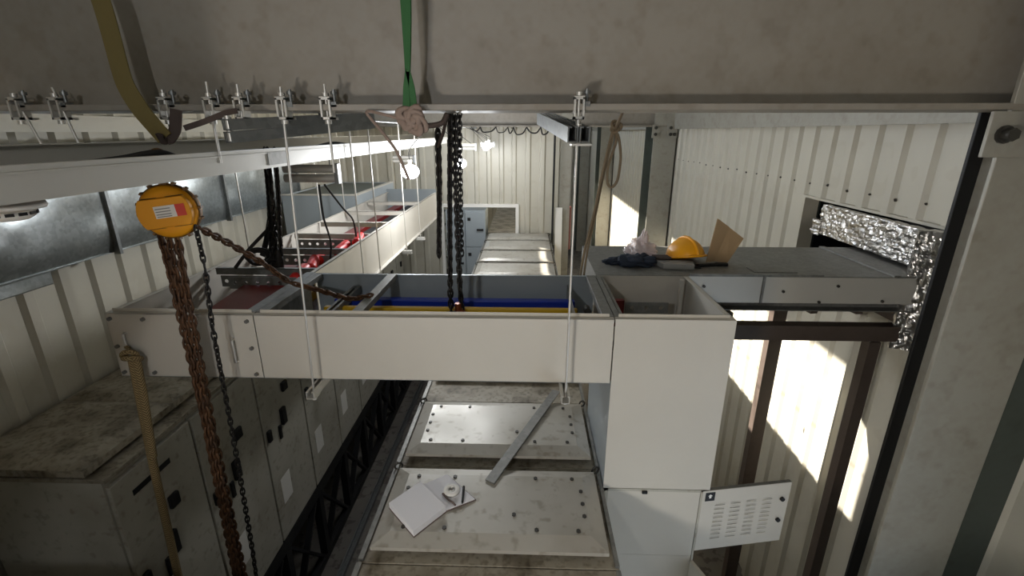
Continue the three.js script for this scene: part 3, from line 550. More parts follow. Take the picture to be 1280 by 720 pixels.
{
  const t = thing('air_duct', 'shiny galvanised air duct along the left wall', 'air duct', [-3.3, 4.2, -4]);
  const cuts = [1.0, -1.6, -3.5, -4.95, -5.9, -6.6];
  for (let i = 0; i + 1 < cuts.length; i++) {
    const za = cuts[i], zb = cuts[i + 1], yb = i < 3 ? 4.21 : 4.22;
    const g = new THREE.BoxGeometry(0.012, 5.02 - yb, za - zb - 0.006, 1, 10, 12).translate(-3.2, (5.02 + yb) / 2, (za + zb) / 2), p = g.attributes.position;
    for (let k = 0; k < p.count; k++) { const u = (p.getZ(k) - zb) / (za - zb), v = (p.getY(k) - yb) / (5.02 - yb); p.setX(k, p.getX(k) + 0.02 * Math.sin(Math.PI * Math.min(1, Math.max(0, u))) * Math.sin(Math.PI * v) + (v < 0.15 ? -0.03 * (0.15 - v) / 0.15 : 0)); p.setY(k, p.getY(k) - (v < 0.01 ? 0.012 * Math.sin(Math.PI * u) : 0)); }
    g.computeVertexNormals();
    part(t, 'side_sheet', g, M.galv);
    part(t, 'joint_flange', B(-3.215, -3.165, yb - 0.015, 5.03, zb - 0.014, zb + 0.014), M.strut);
    parts(t, 'shell', [B(-3.38, -3.21, yb, yb + 0.006, zb + 0.003, za - 0.003), B(-3.38, -3.21, 5.02, 5.026, zb + 0.003, za - 0.003)], M.galv);
  }
  part(t, 'lower_sheet', B(-3.36, -3.3, 4.09, 4.2, -3.05, 0.5, 0.01), M.galv);
}
// beam clamps with threaded rods on the near roof beam
function clampRod(x, yBot, label, top = 5.29, z = -2.12, lean = 0) {
  const t = thing('beam_clamp', label, 'beam clamp', [x, 5.15, z], 'beam clamps with threaded rods');
  part(t, 'clamp_body', [B(x - 0.022, x - 0.014, 5.15, 5.235, z - 0.02, z + 0.03), B(x + 0.014, x + 0.022, 5.15, 5.235, z - 0.02, z + 0.03), B(x - 0.022, x + 0.022, 5.228, 5.24, z - 0.05, z + 0.03), B(x - 0.022, x + 0.022, 5.15, 5.16, z - 0.05, z + 0.03)], M.rod);
  part(t, 'set_screw', [cyl(V(x + 0.032, 5.215, z), V(x + 0.032, 5.27, z), 0.007, 6), cyl(V(x + 0.032, 5.25, z), V(x + 0.032, 5.263, z), 0.014, 6), B(x + 0.018, x + 0.045, 5.2, 5.22, z - 0.02, z + 0.02)], M.strut);
  part(t, 'threaded_rod', cyl(V(x + lean, yBot, z + 0.012), V(x, top, z + 0.012), 0.0055, 8), M.rod);
  parts(t, 'nut', [cyl(V(x, 5.132, z + 0.012), V(x, 5.148, z + 0.012), 0.014, 6), cyl(V(x, 5.242, z + 0.012), V(x, 5.256, z + 0.012), 0.014, 6)], M.rod);
  return t;
}
clampRod(-2.2, 5.05, 'beam clamp and rod at the far upper left edge', 5.25, -2.12, 0.06);
clampRod(-2.02, 5.05, 'second beam clamp from left edge holding tray rod', 5.28, -2.12, 0.05);
clampRod(-1.545, 5.06, 'beam clamp with rod beside the brown strap loop', 5.27);
clampRod(-1.35, 4.97, 'beam clamp with rod between strap loop and tilted double strut', 5.3);
clampRod(-1.22, 5.06, 'beam clamp at near end of tilted double strut', 5.29);
clampRod(-1.035, 3.83, 'beam clamp with long rod passing in front of duct left part', 5.28, -2.115, -0.05);
clampRod(-0.85, 4.93, 'beam clamp with rod above the twin tube fitting', 5.29);
clampRod(0.21, 3.83, 'beam clamp with long rod in front of duct right part', 5.24, -2.115, -0.008);
function strutArm(name, x, y, label, za = -2.06, zb = -3.02) {
  const t = thing(name, label, 'strut channel', [x, y, -2.5], 'strut channels under the ducts');
  part(t, 'channel', bar(chan(0.041, 0.041, 0.004), V(x, y, za), V(x, y, zb)), M.tray);
  part(t, 'washer', [B(x - 0.022, x + 0.022, y - 0.026, y - 0.021, -2.13, -2.08), cyl(V(x, y - 0.045, -2.103), V(x, y - 0.026, -2.103), 0.012, 6)], M.rod);
}
strutArm('duct_bracket', -1.085, 3.836, 'strut channel under front duct near the left cabinets');
strutArm('duct_bracket', 0.2, 3.836, 'strut channel under front duct above the flat bar');
{ // trapeze hangers of the rear duct
  [[-3.65, 'nearest'], [-4.08, 'second'], [-5.05, 'third'], [-5.75, 'farthest']].forEach(([z, w]) => {
    const t = thing('duct_hanger', `${w} rod hanger along the rear busbar duct`, 'hanger', [-1.78, DB - 0.03, z], 'hangers of the rear duct');
    for (const x of [-1.325, -2.24]) part(t, 'threaded_rod', cyl(V(x, DB - 0.06, z), V(x, x < -2 ? 5.18 : 4.92 + 0.26, z), 0.006, 6), M.rod);
    part(t, 'cross_bar', bar(chan(0.041, 0.036, 0.004), V(-2.28, DB - 0.02, z), V(-1.27, DB - 0.02, z)), M.tray);
  });
}
{ // tilted strut channels hooked under the beam
  const t = thing('strut_channel', 'tilted dark double strut channel beneath beam at upper left', 'strut channel', [-0.9, 5.1, -2.4], 'tilted strut channels');
  for (const dy of [0.026, -0.02]) part(t, 'channel', bar(chan(0.045, 0.042, 0.005), V(-1.17, 5.1 + dy, -1.9), V(-0.82, 5.155 + dy * 0.8, -2.6)), M.strut);
  part(t, 'end_bolt', [cyl(V(-1.17, 5.06, -1.92), V(-1.17, 5.16, -1.92), 0.012, 6)], M.rod);
  const u = thing('strut_channel', 'tilted strut channel hanging from beam right of the chains', 'strut channel', [0.15, 5.1, -2.4], 'tilted strut channels');
  for (const dx of [0.0, -0.046]) part(u, 'channel', bar(chan(0.042, 0.06, 0.005), V(0.222 + dx, 5.09, -1.95), V(0.115 + dx, 5.17, -2.75), V(0, 1, 0)), M.strut);
  part(u, 'end_bolt', [cyl(V(0.2, 5.05, -1.98), V(0.2, 5.13, -1.98), 0.014, 6), B(0.17, 0.25, 5.048, 5.056, -2.0, -1.94)], M.rod);
}
// ------------------------------------------------------------------ slings, ropes and straps
function ribbon(pts, width, thick, across = V(1, 0, 0), seg = 40, twist = 0) {
  const c = new THREE.CatmullRomCurve3(pts, false, 'catmullrom', 0.3), pos = [], idx = [];
  for (let i = 0; i <= seg; i++) {
    const u = i / seg, p = c.getPointAt(u), t = c.getTangentAt(u);
    const a = across.clone().sub(t.clone().multiplyScalar(across.dot(t))).normalize().applyAxisAngle(t, twist * u), n = t.clone().cross(a);
    const w = typeof width === 'function' ? width(u) : width;
    for (const [s, q] of [[-1, -1], [1, -1], [1, 1], [-1, 1]]) { const v = p.clone().addScaledVector(a, s * w / 2).addScaledVector(n, q * thick / 2); pos.push(v.x, v.y, v.z); }
    if (i) for (let k = 0; k < 4; k++) { const A = (i - 1) * 4 + k, Bq = (i - 1) * 4 + (k + 1) % 4; idx.push(A, Bq, Bq + 4, A, Bq + 4, A + 4); }
  }
  idx.push(0, 2, 1, 0, 3, 2); const e = seg * 4; idx.push(e, e + 1, e + 2, e, e + 2, e + 3);
  const g = new THREE.BufferGeometry(); g.setAttribute('position', new THREE.Float32BufferAttribute(pos, 3)); g.setIndex(idx);
  const q = g.toNonIndexed(); q.computeVertexNormals(); return q;
}
{ const t = thing('lifting_strap', 'brown webbing strap looped under the beam above yellow hoist', 'strap', [-1.6, 5.08, -2.08]);
  part(t, 'webbing', ribbon([V(-1.79, 6.05, -2.07), V(-1.68, 5.6, -2.06), V(-1.655, 5.3, -2.05), V(-1.6, 5.18, -2.04), V(-1.535, 5.075, -2.05)], 0.075, 0.006), M.strapBrown);
  part(t, 'loop', ribbon([V(-1.56, 5.075, -2.045), V(-1.52, 5.07, -2.05), V(-1.49, 5.11, -2.06), V(-1.475, 5.19, -2.07)], 0.05, 0.006), M.strapDark);
}
{ const t = thing('lifting_strap', 'green webbing sling hanging from the top with knot', 'strap', [-0.5, 5.13, -2.08]);
  part(t, 'webbing', ribbon([V(-0.485, 6.05, -2.08), V(-0.475, 5.6, -2.06), V(-0.48, 5.42, -2.06), V(-0.485, 5.33, -2.06)], (u) => 0.06 - 0.04 * u * u, 0.01, V(1, 0, 0.2)), M.strapGreen);
  part(t, 'sling_leg', ribbon([V(-0.484, 5.34, -2.06), V(-0.495, 5.27, -2.06), V(-0.5, 5.18, -2.06)], (u) => 0.018 + 0.014 * u, 0.008), M.strapGreen);
  part(t, 'sling_leg', ribbon([V(-0.486, 5.34, -2.06), V(-0.472, 5.27, -2.06), V(-0.468, 5.18, -2.06)], (u) => 0.018 + 0.01 * u, 0.008), M.strapGreen);
  const kn = []; for (let i = 0; i < 3; i++) kn.push(new THREE.TorusKnotGeometry(0.028, 0.014, 40, 6, 2, 3).scale(1.2, 0.8, 0.7).rotateZ(i * 1.1).translate(-0.49 + i * 0.014, 5.16 - i * 0.012, -2.05));
  part(t, 'knot', kn, M.knot, 'pinkish brown knotted rag');
  part(t, 'loose_end', tube([V(-0.52, 5.15, -2.05), V(-0.6, 5.17, -2.06), V(-0.68, 5.18, -2.1), V(-0.62, 5.1, -2.1), V(-0.57, 5.02, -2.12), V(-0.53, 4.9, -2.14)], 0.007, 40), M.knot);
  part(t, 'rag_tail', tube([V(-0.47, 5.15, -2.05), V(-0.42, 5.125, -2.06), V(-0.36, 5.135, -2.08), V(-0.34, 5.17, -2.1)], 0.012, 24), M.strapDark);
}
single('strap_tail', ribbon([V(-1.42, 5.115, -2.02), V(-1.34, 5.14, -2.03), V(-1.26, 5.175, -2.06), V(-1.22, 5.185, -2.08)], 0.022, 0.008, V(0, 1, 0)), M.strapDark, 'dark strap tail pointing down left by the double strut', 'strap', [-1.32, 5.11, -2.04]);
{ const t = thing('hanging_rope', 'thin brown rope tied to beam with long hanging loop', 'rope', [0.5, 4.1, -3.0]);
  part(t, 'knot', [new THREE.TorusKnotGeometry(0.022, 0.01, 40, 6).translate(0.52, 5.13, -2.98), cyl(V(0.52, 5.12, -2.98), V(0.52, 5.3, -2.6), 0.01)], M.ropeThin);
  part(t, 'loop', tube([V(0.515, 5.12, -2.98), V(0.545, 5.06, -2.99), V(0.565, 4.95, -3), V(0.555, 4.82, -3), V(0.525, 4.775, -3), V(0.495, 4.8, -3), V(0.492, 4.9, -3), V(0.53, 5.04, -3), V(0.52, 5.12, -2.98)], 0.009, 60), M.ropeThin);
  part(t, 'strand', tube([V(0.505, 5.12, -2.98), V(0.465, 4.9, -2.99), V(0.42, 4.6, -3.0), V(0.375, 4.35, -3.02), V(0.35, 4.1, -3.03)], 0.009, 30), M.ropeThin);
  part(t, 'strand', tube([V(0.515, 5.12, -2.98), V(0.47, 4.86, -3.01), V(0.435, 4.6, -3.02), V(0.395, 4.35, -3.03), V(0.375, 4.1, -3.04)], 0.008, 30), M.ropeThin);
}
{ const t = thing('tan_rope', 'thick tan rope knotted to left handle hanging down', 'rope', [-2.05, 2.2, -2.1]);
  part(t, 'strand', tube([V(-2.02, 4.0, -2.13), V(-2.025, 3.7, -2.11), V(-2.045, 3.3, -2.1), V(-2.065, 2.9, -2.1), V(-2.085, 2.5, -2.1), V(-2.09, 2.1, -2.1)], 0.021, 60, 8), M.rope);
  part(t, 'strand', tube([V(-2.0, 4.0, -2.13), V(-2.002, 3.8, -2.115), V(-2.01, 3.6, -2.1), V(-2.02, 3.42, -2.09)], 0.02, 30, 8), M.rope);
  part(t, 'knot', [new THREE.TorusGeometry(0.034, 0.015, 8, 16).rotateX(1.1).translate(-2.02, 3.995, -2.13), new THREE.TorusGeometry(0.03, 0.014, 8, 16).rotateX(0.6).rotateZ(0.5).translate(-2.03, 4.012, -2.13), tube([V(-2.04, 4.02, -2.12), V(-2.055, 4.035, -2.16), V(-2.075, 4.04, -2.17)], 0.011, 12)], M.rope);
}
// ------------------------------------------------------------------ chain hoists
{
  const cx = -1.605, cy = 4.762, cz = -2.08, R = 0.122;
  const t = thing('chain_hoist', 'yellow round manual chain hoist hanging at upper left', 'chain hoist', [cx, cy - R, cz]);
  const lathe = (pts) => new THREE.LatheGeometry(pts.map(([r, y]) => new THREE.Vector2(r, y)), 40).rotateX(RT);
  const tilt = (g) => g.rotateY(0.25).rotateZ(0.12).translate(cx, cy, cz);
  part(t, 'body', tilt(lathe([[0.001, 0.05], [0.05, 0.05], [0.088, 0.046], [0.108, 0.034], [0.117, 0.02], [0.117, -0.03], [0.1, -0.05], [0.001, -0.05]])), M.hoist);
  part(t, 'rim', tilt(mergeGeometries([lathe([[0.112, 0.014], [R, 0.012], [R, -0.012], [0.112, -0.014]]), ...Array.from({ length: 16 }, (_, i) => { const a = i / 16 * 6.283; return new THREE.BoxGeometry(0.018, 0.012, 0.03).translate(R, 0, 0).rotateZ(a); })].map((g) => uvm(g)))), M.hoistDark);
  const band = new THREE.Shape(); { const p = []; for (let i = 0; i <= 12; i++) { const a = -0.62 + 1.24 * i / 12; p.push([Math.cos(a) * 0.104, Math.sin(a) * 0.104]); } for (let i = 0; i <= 12; i++) { const a = Math.PI - 0.62 + 1.24 * i / 12; p.push([Math.cos(a) * 0.104, Math.sin(a) * 0.104]); } p.forEach(([x, y], i) => i ? band.lineTo(x, y) : band.moveTo(x, y)); }
  const cov = part(t, 'cover_band', tilt(new THREE.ExtrudeGeometry(band, { depth: 0.022, bevelEnabled: true, bevelSize: 0.004, bevelThickness: 0.006, bevelSegments: 2 }).translate(0, 0, 0.036)), M.hoist);
  part(t, 'groove', tilt(new THREE.ExtrudeGeometry(band, { depth: 0.012, bevelEnabled: false }).scale(1.0, 1.12, 1).translate(0, 0, 0.036)), M.hoistDark);
  const lab = part(cov, 'rating_label', tilt(B(-0.035, 0.05, -0.022, 0.03, 0.064, 0.066)), M.white);
  part(lab, 'print_line', [0.018, 0.006, -0.006, -0.016].map((y) => tilt(B(-0.03, 0.03, y - 0.002, y + 0.002, 0.066, 0.0665))), M.greyBag);
  part(cov, 'red_label', tilt(B(0.05, 0.088, -0.022, 0.03, 0.064, 0.066)), M.red);
  part(t, 'top_hook', [cyl(V(cx, cy + 0.11, cz), V(cx, cy + 0.18, cz), 0.016), new THREE.TorusGeometry(0.04, 0.013, 8, 16, 4.6).translate(cx, cy + 0.22, cz)], M.hoistDark);
  const rc = M.chainRust;
  part(t, 'load_chain', [...chain([V(cx - 0.035, cy - 0.115, cz), V(cx - 0.045, 4.3, cz), V(cx - 0.06, 3.6, cz + 0.01), V(cx - 0.085, 2.6, cz), V(cx - 0.1, 2.0, cz)], 0.04, 0.0068, 0.0145), ...chain([V(cx + 0.005, cy - 0.115, cz), V(cx - 0.012, 4.3, cz), V(cx - 0.03, 3.6, cz + 0.01), V(cx - 0.055, 2.6, cz), V(cx - 0.07, 2.0, cz)], 0.04, 0.0068, 0.0145)], rc);
  part(t, 'load_chain', [...chain([V(cx - 0.075, cy - 0.1, cz), V(cx - 0.07, 4.4, cz), V(cx - 0.075, 3.6, cz), V(cx - 0.1, 2.6, cz + 0.01), V(cx - 0.12, 2.0, cz)], 0.036, 0.0062, 0.013), ...chain([V(cx - 0.02, 3.9, cz + 0.03), V(cx - 0.035, 3.2, cz + 0.03), V(cx - 0.07, 2.4, cz + 0.03), V(cx - 0.085, 2.0, cz + 0.03)], 0.036, 0.0065, 0.014), ...chain([V(cx - 0.05, 4.1, cz + 0.02), V(cx - 0.055, 3.4, cz + 0.02), V(cx - 0.075, 2.6, cz + 0.02), V(cx - 0.1, 2.0, cz + 0.02)], 0.036, 0.0062, 0.013)], rc);
  part(t, 'hand_chain', chain([V(cx + 0.1, cy - 0.07, cz), V(cx + 0.11, 4.5, cz + 0.01), V(cx + 0.1, 4.2, cz + 0.03), V(cx + 0.085, 3.6, cz + 0.03), V(cx + 0.045, 2.8, cz + 0.02), V(cx + 0.0, 2.1, cz + 0.02)], 0.032, 0.0042, 0.0105), M.chainDark);
  part(t, 'lifting_chain', chain([V(cx + 0.1, cy - 0.08, cz - 0.02), V(-1.5, 4.59, -2.25), V(-1.44, 4.42, -2.45), V(-1.36, 4.28, -2.55), V(-1.2, 4.235, -2.55), V(-1.0, 4.2, -2.5), V(-0.86, 4.24, -2.45)], 0.036, 0.0065, 0.014), rc);
}
{ const t = thing('chain_sling', 'bundle of black chains hanging at the rear duct corner', 'chain', [-1.72, 4.1, -3.1]);
  [[-1.685, 0], [-1.655, 0.02], [-1.62, 0]].forEach(([x, dz]) => part(t, 'chain_strand', chain([V(x, 4.99, -3.1 + dz), V(x - 0.02, 4.7, -3.1 + dz), V(x - 0.05, 4.45, -3.1), V(x - 0.075, 4.2, -3.1)], 0.036, 0.007, 0.014), M.chainDark));
  part(t, 'hook', [new THREE.TorusGeometry(0.05, 0.017, 8, 20, 4.9).rotateZ(0.6).translate(-1.74, 4.22, -3.09), cyl(V(-1.71, 4.2, -3.1), V(-1.7, 4.34, -3.1), 0.03, 10, 0.022)], M.chainDark);
  part(t, 'spreader_strap', [ribbon([V(-1.72, 4.55, -3.1), V(-1.78, 4.4, -3.12), V(-1.84, 4.28, -3.14)], 0.035, 0.01), ribbon([V(-1.72, 4.5, -3.1), V(-1.86, 4.36, -3.05), V(-1.96, 4.23, -3.0)], 0.02, 0.01)], M.rubber);
}
single('cable_coil', [0, 1, 2].map((i) => new THREE.TorusGeometry(0.06 + 0.006 * i, 0.012, 8, 24).rotateX(0.5 + 0.1 * i).rotateY(0.5).translate(-1.83, 4.285 + 0.008 * i, -3.07)), M.rubber, 'black coiled cable beside the chain bundle foot', 'cable coil', [-1.83, 4.22, -3.07]);
{ const t = thing('chain_sling', 'long chain pair dropping into the front duct middle', 'chain', [-0.42, 4.05, -2.5]);
  part(t, 'chain_strand', chain([V(-0.375, 5.2, -2.42), V(-0.4, 4.8, -2.46), V(-0.425, 4.3, -2.5), V(-0.43, 4.12, -2.52)], 0.034, 0.006, 0.013), M.chainDark);
  part(t, 'chain_strand', chain([V(-0.355, 5.2, -2.44), V(-0.37, 4.8, -2.48), V(-0.375, 4.3, -2.52), V(-0.37, 4.12, -2.54)], 0.034, 0.006, 0.013), M.chainDark);
  part(t, 'chain_strand', chain([V(-0.335, 5.2, -2.46), V(-0.35, 4.8, -2.5), V(-0.36, 4.45, -2.54)], 0.028, 0.004, 0.01), M.chainDark);
  part(t, 'hook', [new THREE.TorusGeometry(0.035, 0.012, 8, 18, 4.9).translate(-0.385, 4.09, -2.53), cyl(V(-0.39, 4.11, -2.53), V(-0.39, 4.17, -2.53), 0.02)], M.copper);
  part(t, 'strap_end', ribbon([V(-0.4, 4.12, -2.52), V(-0.5, 4.11, -2.5), V(-0.62, 4.1, -2.45)], 0.035, 0.01, V(0, 0, 1)), M.rubber);
}
{ const t = thing('chain_sling', 'short dark chain left of the long chain pair', 'chain', [-0.48, 4.42, -2.55]);
  part(t, 'chain_strand', chain([V(-0.455, 5.1, -2.5), V(-0.465, 4.8, -2.52), V(-0.49, 4.45, -2.55)], 0.03, 0.007, 0.012), M.chainDark);
  part(t, 'top_strap', ribbon([V(-0.39, 5.2, -2.45), V(-0.42, 5.1, -2.46), V(-0.455, 5.03, -2.5)], 0.03, 0.012, V(0, 0, 1)), M.strapDark);
}
// ------------------------------------------------------------------ lamps of the place and an added fill bulb
single('messenger_wire', [cyl(V(-0.95, 5.165, -2.36), V(-0.95, 5.165, -8.88), 0.005, 8), ...[-2.35, -8.9].map((z) => B(-0.98, -0.92, 5.15, 5.184, z - 0.03, z + 0.03))], M.strut, 'thin steel wire between the beams carrying the lamp cords', 'wire', [-0.95, 5.15, -5.6]);
function twinTube(x0, x1, y, z, label) {
  const t = thing('tube_fitting', label, 'light fitting', [(x0 + x1) / 2, y - 0.05, z], 'unlit twin tube fittings');
  const s = (x1 - x0) / 0.39;
  for (const dy of [0.036, -0.03]) part(t, 'reflector_tube', cyl(V(x0, y + dy * s, z), V(x1 - 0.01, y + dy * s, z), 0.03 * s, 12), M.tray);
  part(t, 'end_cap', B(x1 - 0.015, x1 + 0.015 * s, y - 0.07 * s, y + 0.075 * s, z - 0.03 * s, z + 0.035 * s, 0.004), M.strut);
  part(t, 'hanger_wire', [cyl(V(x0 + 0.05, y + 0.05 * s, z), V(x0 < -1.2 ? x0 + 0.05 : -0.95, x0 < -1.2 ? 4.95 : 5.165, z), 0.004, 5), cyl(V(x1 - 0.05, y + 0.05 * s, z), V(x0 < -1.2 ? x1 - 0.05 : -0.95, x0 < -1.2 ? 4.95 : 5.165, z), 0.004, 5)], M.bolt);
}
twinTube(-1.74, -1.355, 4.815, -3.42, 'twin silver tube fitting just beside the black chain bundle');
twinTube(-1.66, -1.4, 4.78, -6.0, 'twin silver tube fitting above the brightest lamp bulb');
twinTube(-0.86, -0.62, 4.93, -5.9, 'small silver tube fitting above the middle lamp bulb');
twinTube(-0.78, -0.56, 4.9, -8.2, 'small silver tube fitting beside the farthest lamp bulb');
function bulbLamp(x, y, z, r, I, label, up = [-0.95, 5.165, z]) {
  const t = thing('work_bulb', label, 'lamp', [x, y, z], 'lit bulbs strung under the beams');
  part(t, 'bulb', new THREE.SphereGeometry(r, 20, 14).scale(1.2, 0.95, 1.2).translate(x, y, z), M.bulb);
  part(t, 'socket', cyl(V(x, y + r * 0.9, z), V(x, y + r * 0.9 + 0.05, z), 0.018, 10), M.white);
  part(t, 'cord', tube([V(x, y + r + 0.04, z), V(x + 0.01, (y + up[1]) / 2, z), V(...up)], 0.004, 12, 5), M.rubber);
  PL(new THREE.Color().setRGB(0.93, 0.96, 1), I, [x, y, z], 3);
}
bulbLamp(-1.18, 4.72, -4.85, 0.075, 3, 'brightest round lamp bulb above the rear duct');
bulbLamp(-0.72, 4.78, -5.2, 0.055, 3.4, 'lamp bulb hanging beside the long chain pair');
bulbLamp(-0.68, 4.86, -8.0, 0.05, 2.6, 'small lamp bulb near the second roof beam');
bulbLamp(-0.6, 4.9, -7.6, 0.04, 1.6, 'smallest lamp bulb just under the second roof beam');
bulbLamp(-0.9, 5.5, 0.8, 0.06, 4, 'unseen fill lamp bulb added behind the viewpoint on a roof cord', [-0.9, TOP, 0.8]);  // unseen bulb added as fill for the beam and the duct interior
{ const t = thing('smoke_detector', 'white round slotted detector at left edge below tray', 'detector', [-1.7, 4.83, -1.5]);
  part(t, 'base', new THREE.LatheGeometry([[0.001, 0.03], [0.1, 0.03], [0.105, 0.018], [0.1, 0.01], [0.001, 0.01]].map(([r, y]) => new THREE.Vector2(r, y)), 32).translate(-1.71, 4.85, -1.5), M.white);
  part(t, 'cap', new THREE.LatheGeometry([[0.001, -0.03], [0.05, -0.026], [0.07, -0.014], [0.074, 0.01], [0.001, 0.01]].map(([r, y]) => new THREE.Vector2(r, y)), 32).translate(-1.71, 4.85, -1.5), M.white);
  part(t, 'vent_slot', Array.from({ length: 14 }, (_, i) => new THREE.BoxGeometry(0.022, 0.01, 0.006).translate(0, 0, 0.073).rotateY(i / 14 * 6.283).translate(-1.71, 4.846, -1.5)), M.black);
  part(t, 'drop_rod', cyl(V(-1.71, 4.88, -1.5), V(-1.71, 4.958, -1.5), 0.008), M.white);
}
{ // wire bundle along the second beam
  const w = []; let x = -1.0; for (let i = 0; i < 8; i++) { const d = rr(0.1, 0.28), q = rr(0.04, 0.13); w.push(tube([V(x, 5.18, -8.8), V(x + d * rr(0.15, 0.4), 5.18 - q, -8.75), V(x + d * 0.7, 5.17 - q * rr(0.6, 1.1), -8.75), V(x + d, 5.18, -8.8)], rr(0.008, 0.014), 14, 5)); x += d; }
  single('wire_bundle', w, M.rubber, 'looped dark wires hanging below the second roof beam', 'wires', [-0.3, 5.0, -8.78]);
}
{ const t = thing('lamp_cable', 'pair of black cables falling from tube fitting into rear duct', 'cable', [-1.5, 4.2, -3.6]);
  part(t, 'cable', tube([V(-1.5, 4.74, -3.42), V(-1.51, 4.5, -3.45), V(-1.5, 4.3, -3.5), V(-1.53, 4.12, -3.5)], 0.008, 20), M.rubber);
  part(t, 'cable', tube([V(-1.46, 4.74, -3.42), V(-1.42, 4.55, -3.6), V(-1.46, 4.4, -3.9), V(-1.5, 4.2, -4.05)], 0.008, 20), M.rubber);
}

// ------------------------------------------------------------------ loose things
const CT = GT + 0.0785;                  // top of the roof covers
{ const t = thing('notebook', 'open white notebook lying on the near roof cover', 'notebook', [-0.47, CT, -1.96]);
  const Lf = [V(-0.69, CT, -1.915), V(-0.52, CT, -1.735), V(-0.39, CT, -1.9), V(-0.56, CT, -2.08)];   // left block
  const up = (p, d) => V(p.x, p.y + d, p.z);
  part(t, 'cover', [quad(...Lf, 0.004), quad(V(-0.56, CT, -2.08), V(-0.39, CT, -1.9), V(-0.25, CT, -1.985), V(-0.43, CT, -2.17), 0.004)], M.cover);
  const a = Lf.map((p) => up(p, 0.004)), cen = V(-0.54, CT, -1.908);
  part(t, 'page_block', quad(...a.map((p) => p.clone().lerp(cen, 0.03)), 0.032), M.paper, 'thick white page block');
  part(t, 'page', quad(...[V(-0.555, CT + 0.004, -2.075), V(-0.395, CT + 0.004, -1.905), V(-0.258, CT + 0.004, -1.985), V(-0.43, CT + 0.004, -2.163)], 0.006), M.paper);
}
{ const t = thing('tape_roll', 'small white tape roll standing on the notebook page', 'tape roll', [-0.385, CT + 0.012, -2.03]);
  const o = V(-0.385, CT + 0.011, -2.03);
  part(t, 'roll', new THREE.LatheGeometry([[0.018, 0], [0.042, 0], [0.042, 0.018], [0.018, 0.018], [0.018, 0]].map(([r, y]) => new THREE.Vector2(r, y)), 24).translate(o.x, o.y, o.z), M.white);
  part(t, 'core', new THREE.LatheGeometry([[0.012, 0], [0.0178, 0], [0.0178, 0.019], [0.012, 0.019], [0.012, 0]].map(([r, y]) => new THREE.Vector2(r, y)), 20).translate(o.x, o.y, o.z), M.rod);
}
single('pen', [cyl(V(-0.325, CT + 0.017, -2.065), V(-0.318, CT + 0.017, -1.955), 0.006, 8), cyl(V(-0.318, CT + 0.017, -1.955), V(-0.317, CT + 0.017, -1.94), 0.006, 8, 0.002)], M.black, 'dark pen lying on the notebook page corner', 'pen', [-0.32, CT + 0.011, -2.0]);
single('pen', tube([V(-0.43, CT + 0.016, -2.01), V(-0.4, CT + 0.016, -1.975), V(-0.365, CT + 0.016, -1.945), V(-0.35, CT + 0.016, -1.93)], 0.005, 16), M.cover, 'dark curved cord end beside the tape roll', 'cord', [-0.39, CT + 0.011, -1.97]);
single('flat_bar', quad(V(-0.215, CT + 0.002, -2.13), V(-0.165, CT + 0.002, -2.1), V(0.252, CT + 0.014, -3.05), V(0.2, CT + 0.014, -3.075), 0.01), M.galvDull, 'grey flat steel bar lying diagonally over two roof covers', 'flat bar', [0, CT, -2.6]);
const WT = DT + 0.0;                      // top of the wall duct
{ const t = thing('safety_helmet', 'yellow safety helmet on the wall duct', 'helmet', [1.13, WT, -3.32]);
  const g = new THREE.SphereGeometry(0.13, 28, 14, 0, Math.PI * 2, 0, Math.PI * 0.5).scale(0.95, 1.02, 1.15).rotateX(-0.25).rotateY(0.3).translate(1.13, WT + 0.035, -3.32);
  part(t, 'shell', g, M.helmet);
  part(t, 'brim', new THREE.TorusGeometry(0.13, 0.012, 6, 30).rotateX(RT).scale(0.97, 0.8, 1.2).rotateX(-0.25).rotateY(0.3).translate(1.13, WT + 0.036, -3.32), M.helmet);
  part(t, 'ridge', new THREE.TorusGeometry(0.134, 0.012, 6, 20, Math.PI).rotateY(RT).scale(1, 1.02, 1.12).rotateX(-0.25).rotateY(0.3).translate(1.13, WT + 0.036, -3.32), M.helmet);
}
function lump(rx, ry, rz, amp, fq, s, at) {
  const g = new THREE.SphereGeometry(1, 40, 26), p = g.attributes.position;
  for (let i = 0; i < p.count; i++) {
    let x = p.getX(i), y = p.getY(i), z = p.getZ(i);
    const n = vnoise(x * fq + 20, y * fq + z * fq + 20, 4096, s) - 0.5 + 0.5 * (vnoise(x * fq * 2.3 + 30, (z - y) * fq * 2.3 + 30, 4096, s + 4) - 0.5), k = 1 + amp * n * 2;
    x *= k * rx; y = Math.max(y * k, -0.62) * ry; z *= k * rz; p.setXYZ(i, x, y + 0.62 * ry, z);
  }
  g.computeVertexNormals(); return g.translate(...at);
}
single('plastic_bag', [lump(0.1, 0.075, 0.1, 0.35, 3, 3, [0.83, WT + 0.001, -3.42]), lump(0.03, 0.07, 0.03, 0.4, 3, 8, [0.85, WT + 0.09, -3.42])], M.bag, 'crumpled translucent pinkish plastic bag behind the dark cloth', 'plastic bag', [0.83, WT, -3.42]);
single('work_gloves', [lump(0.12, 0.045, 0.07, 0.4, 3, 13, [0.77, WT + 0.001, -3.2]), lump(0.075, 0.022, 0.04, 0.4, 3, 17, [0.62, WT + 0.001, -3.24])], M.cloth, 'bundled dark blue cloth gloves on the wall duct', 'gloves', [0.74, WT, -3.2]);
single('grey_pouch', [quad(V(0.9, WT + 0.003, -3.19), V(0.92, WT + 0.003, -3.1), V(1.12, WT + 0.003, -3.08), V(1.14, WT + 0.003, -3.2), 0.035)], M.greyBag, 'flat grey pouch between cloth gloves and yellow helmet', 'pouch', [1.0, WT, -3.15]);
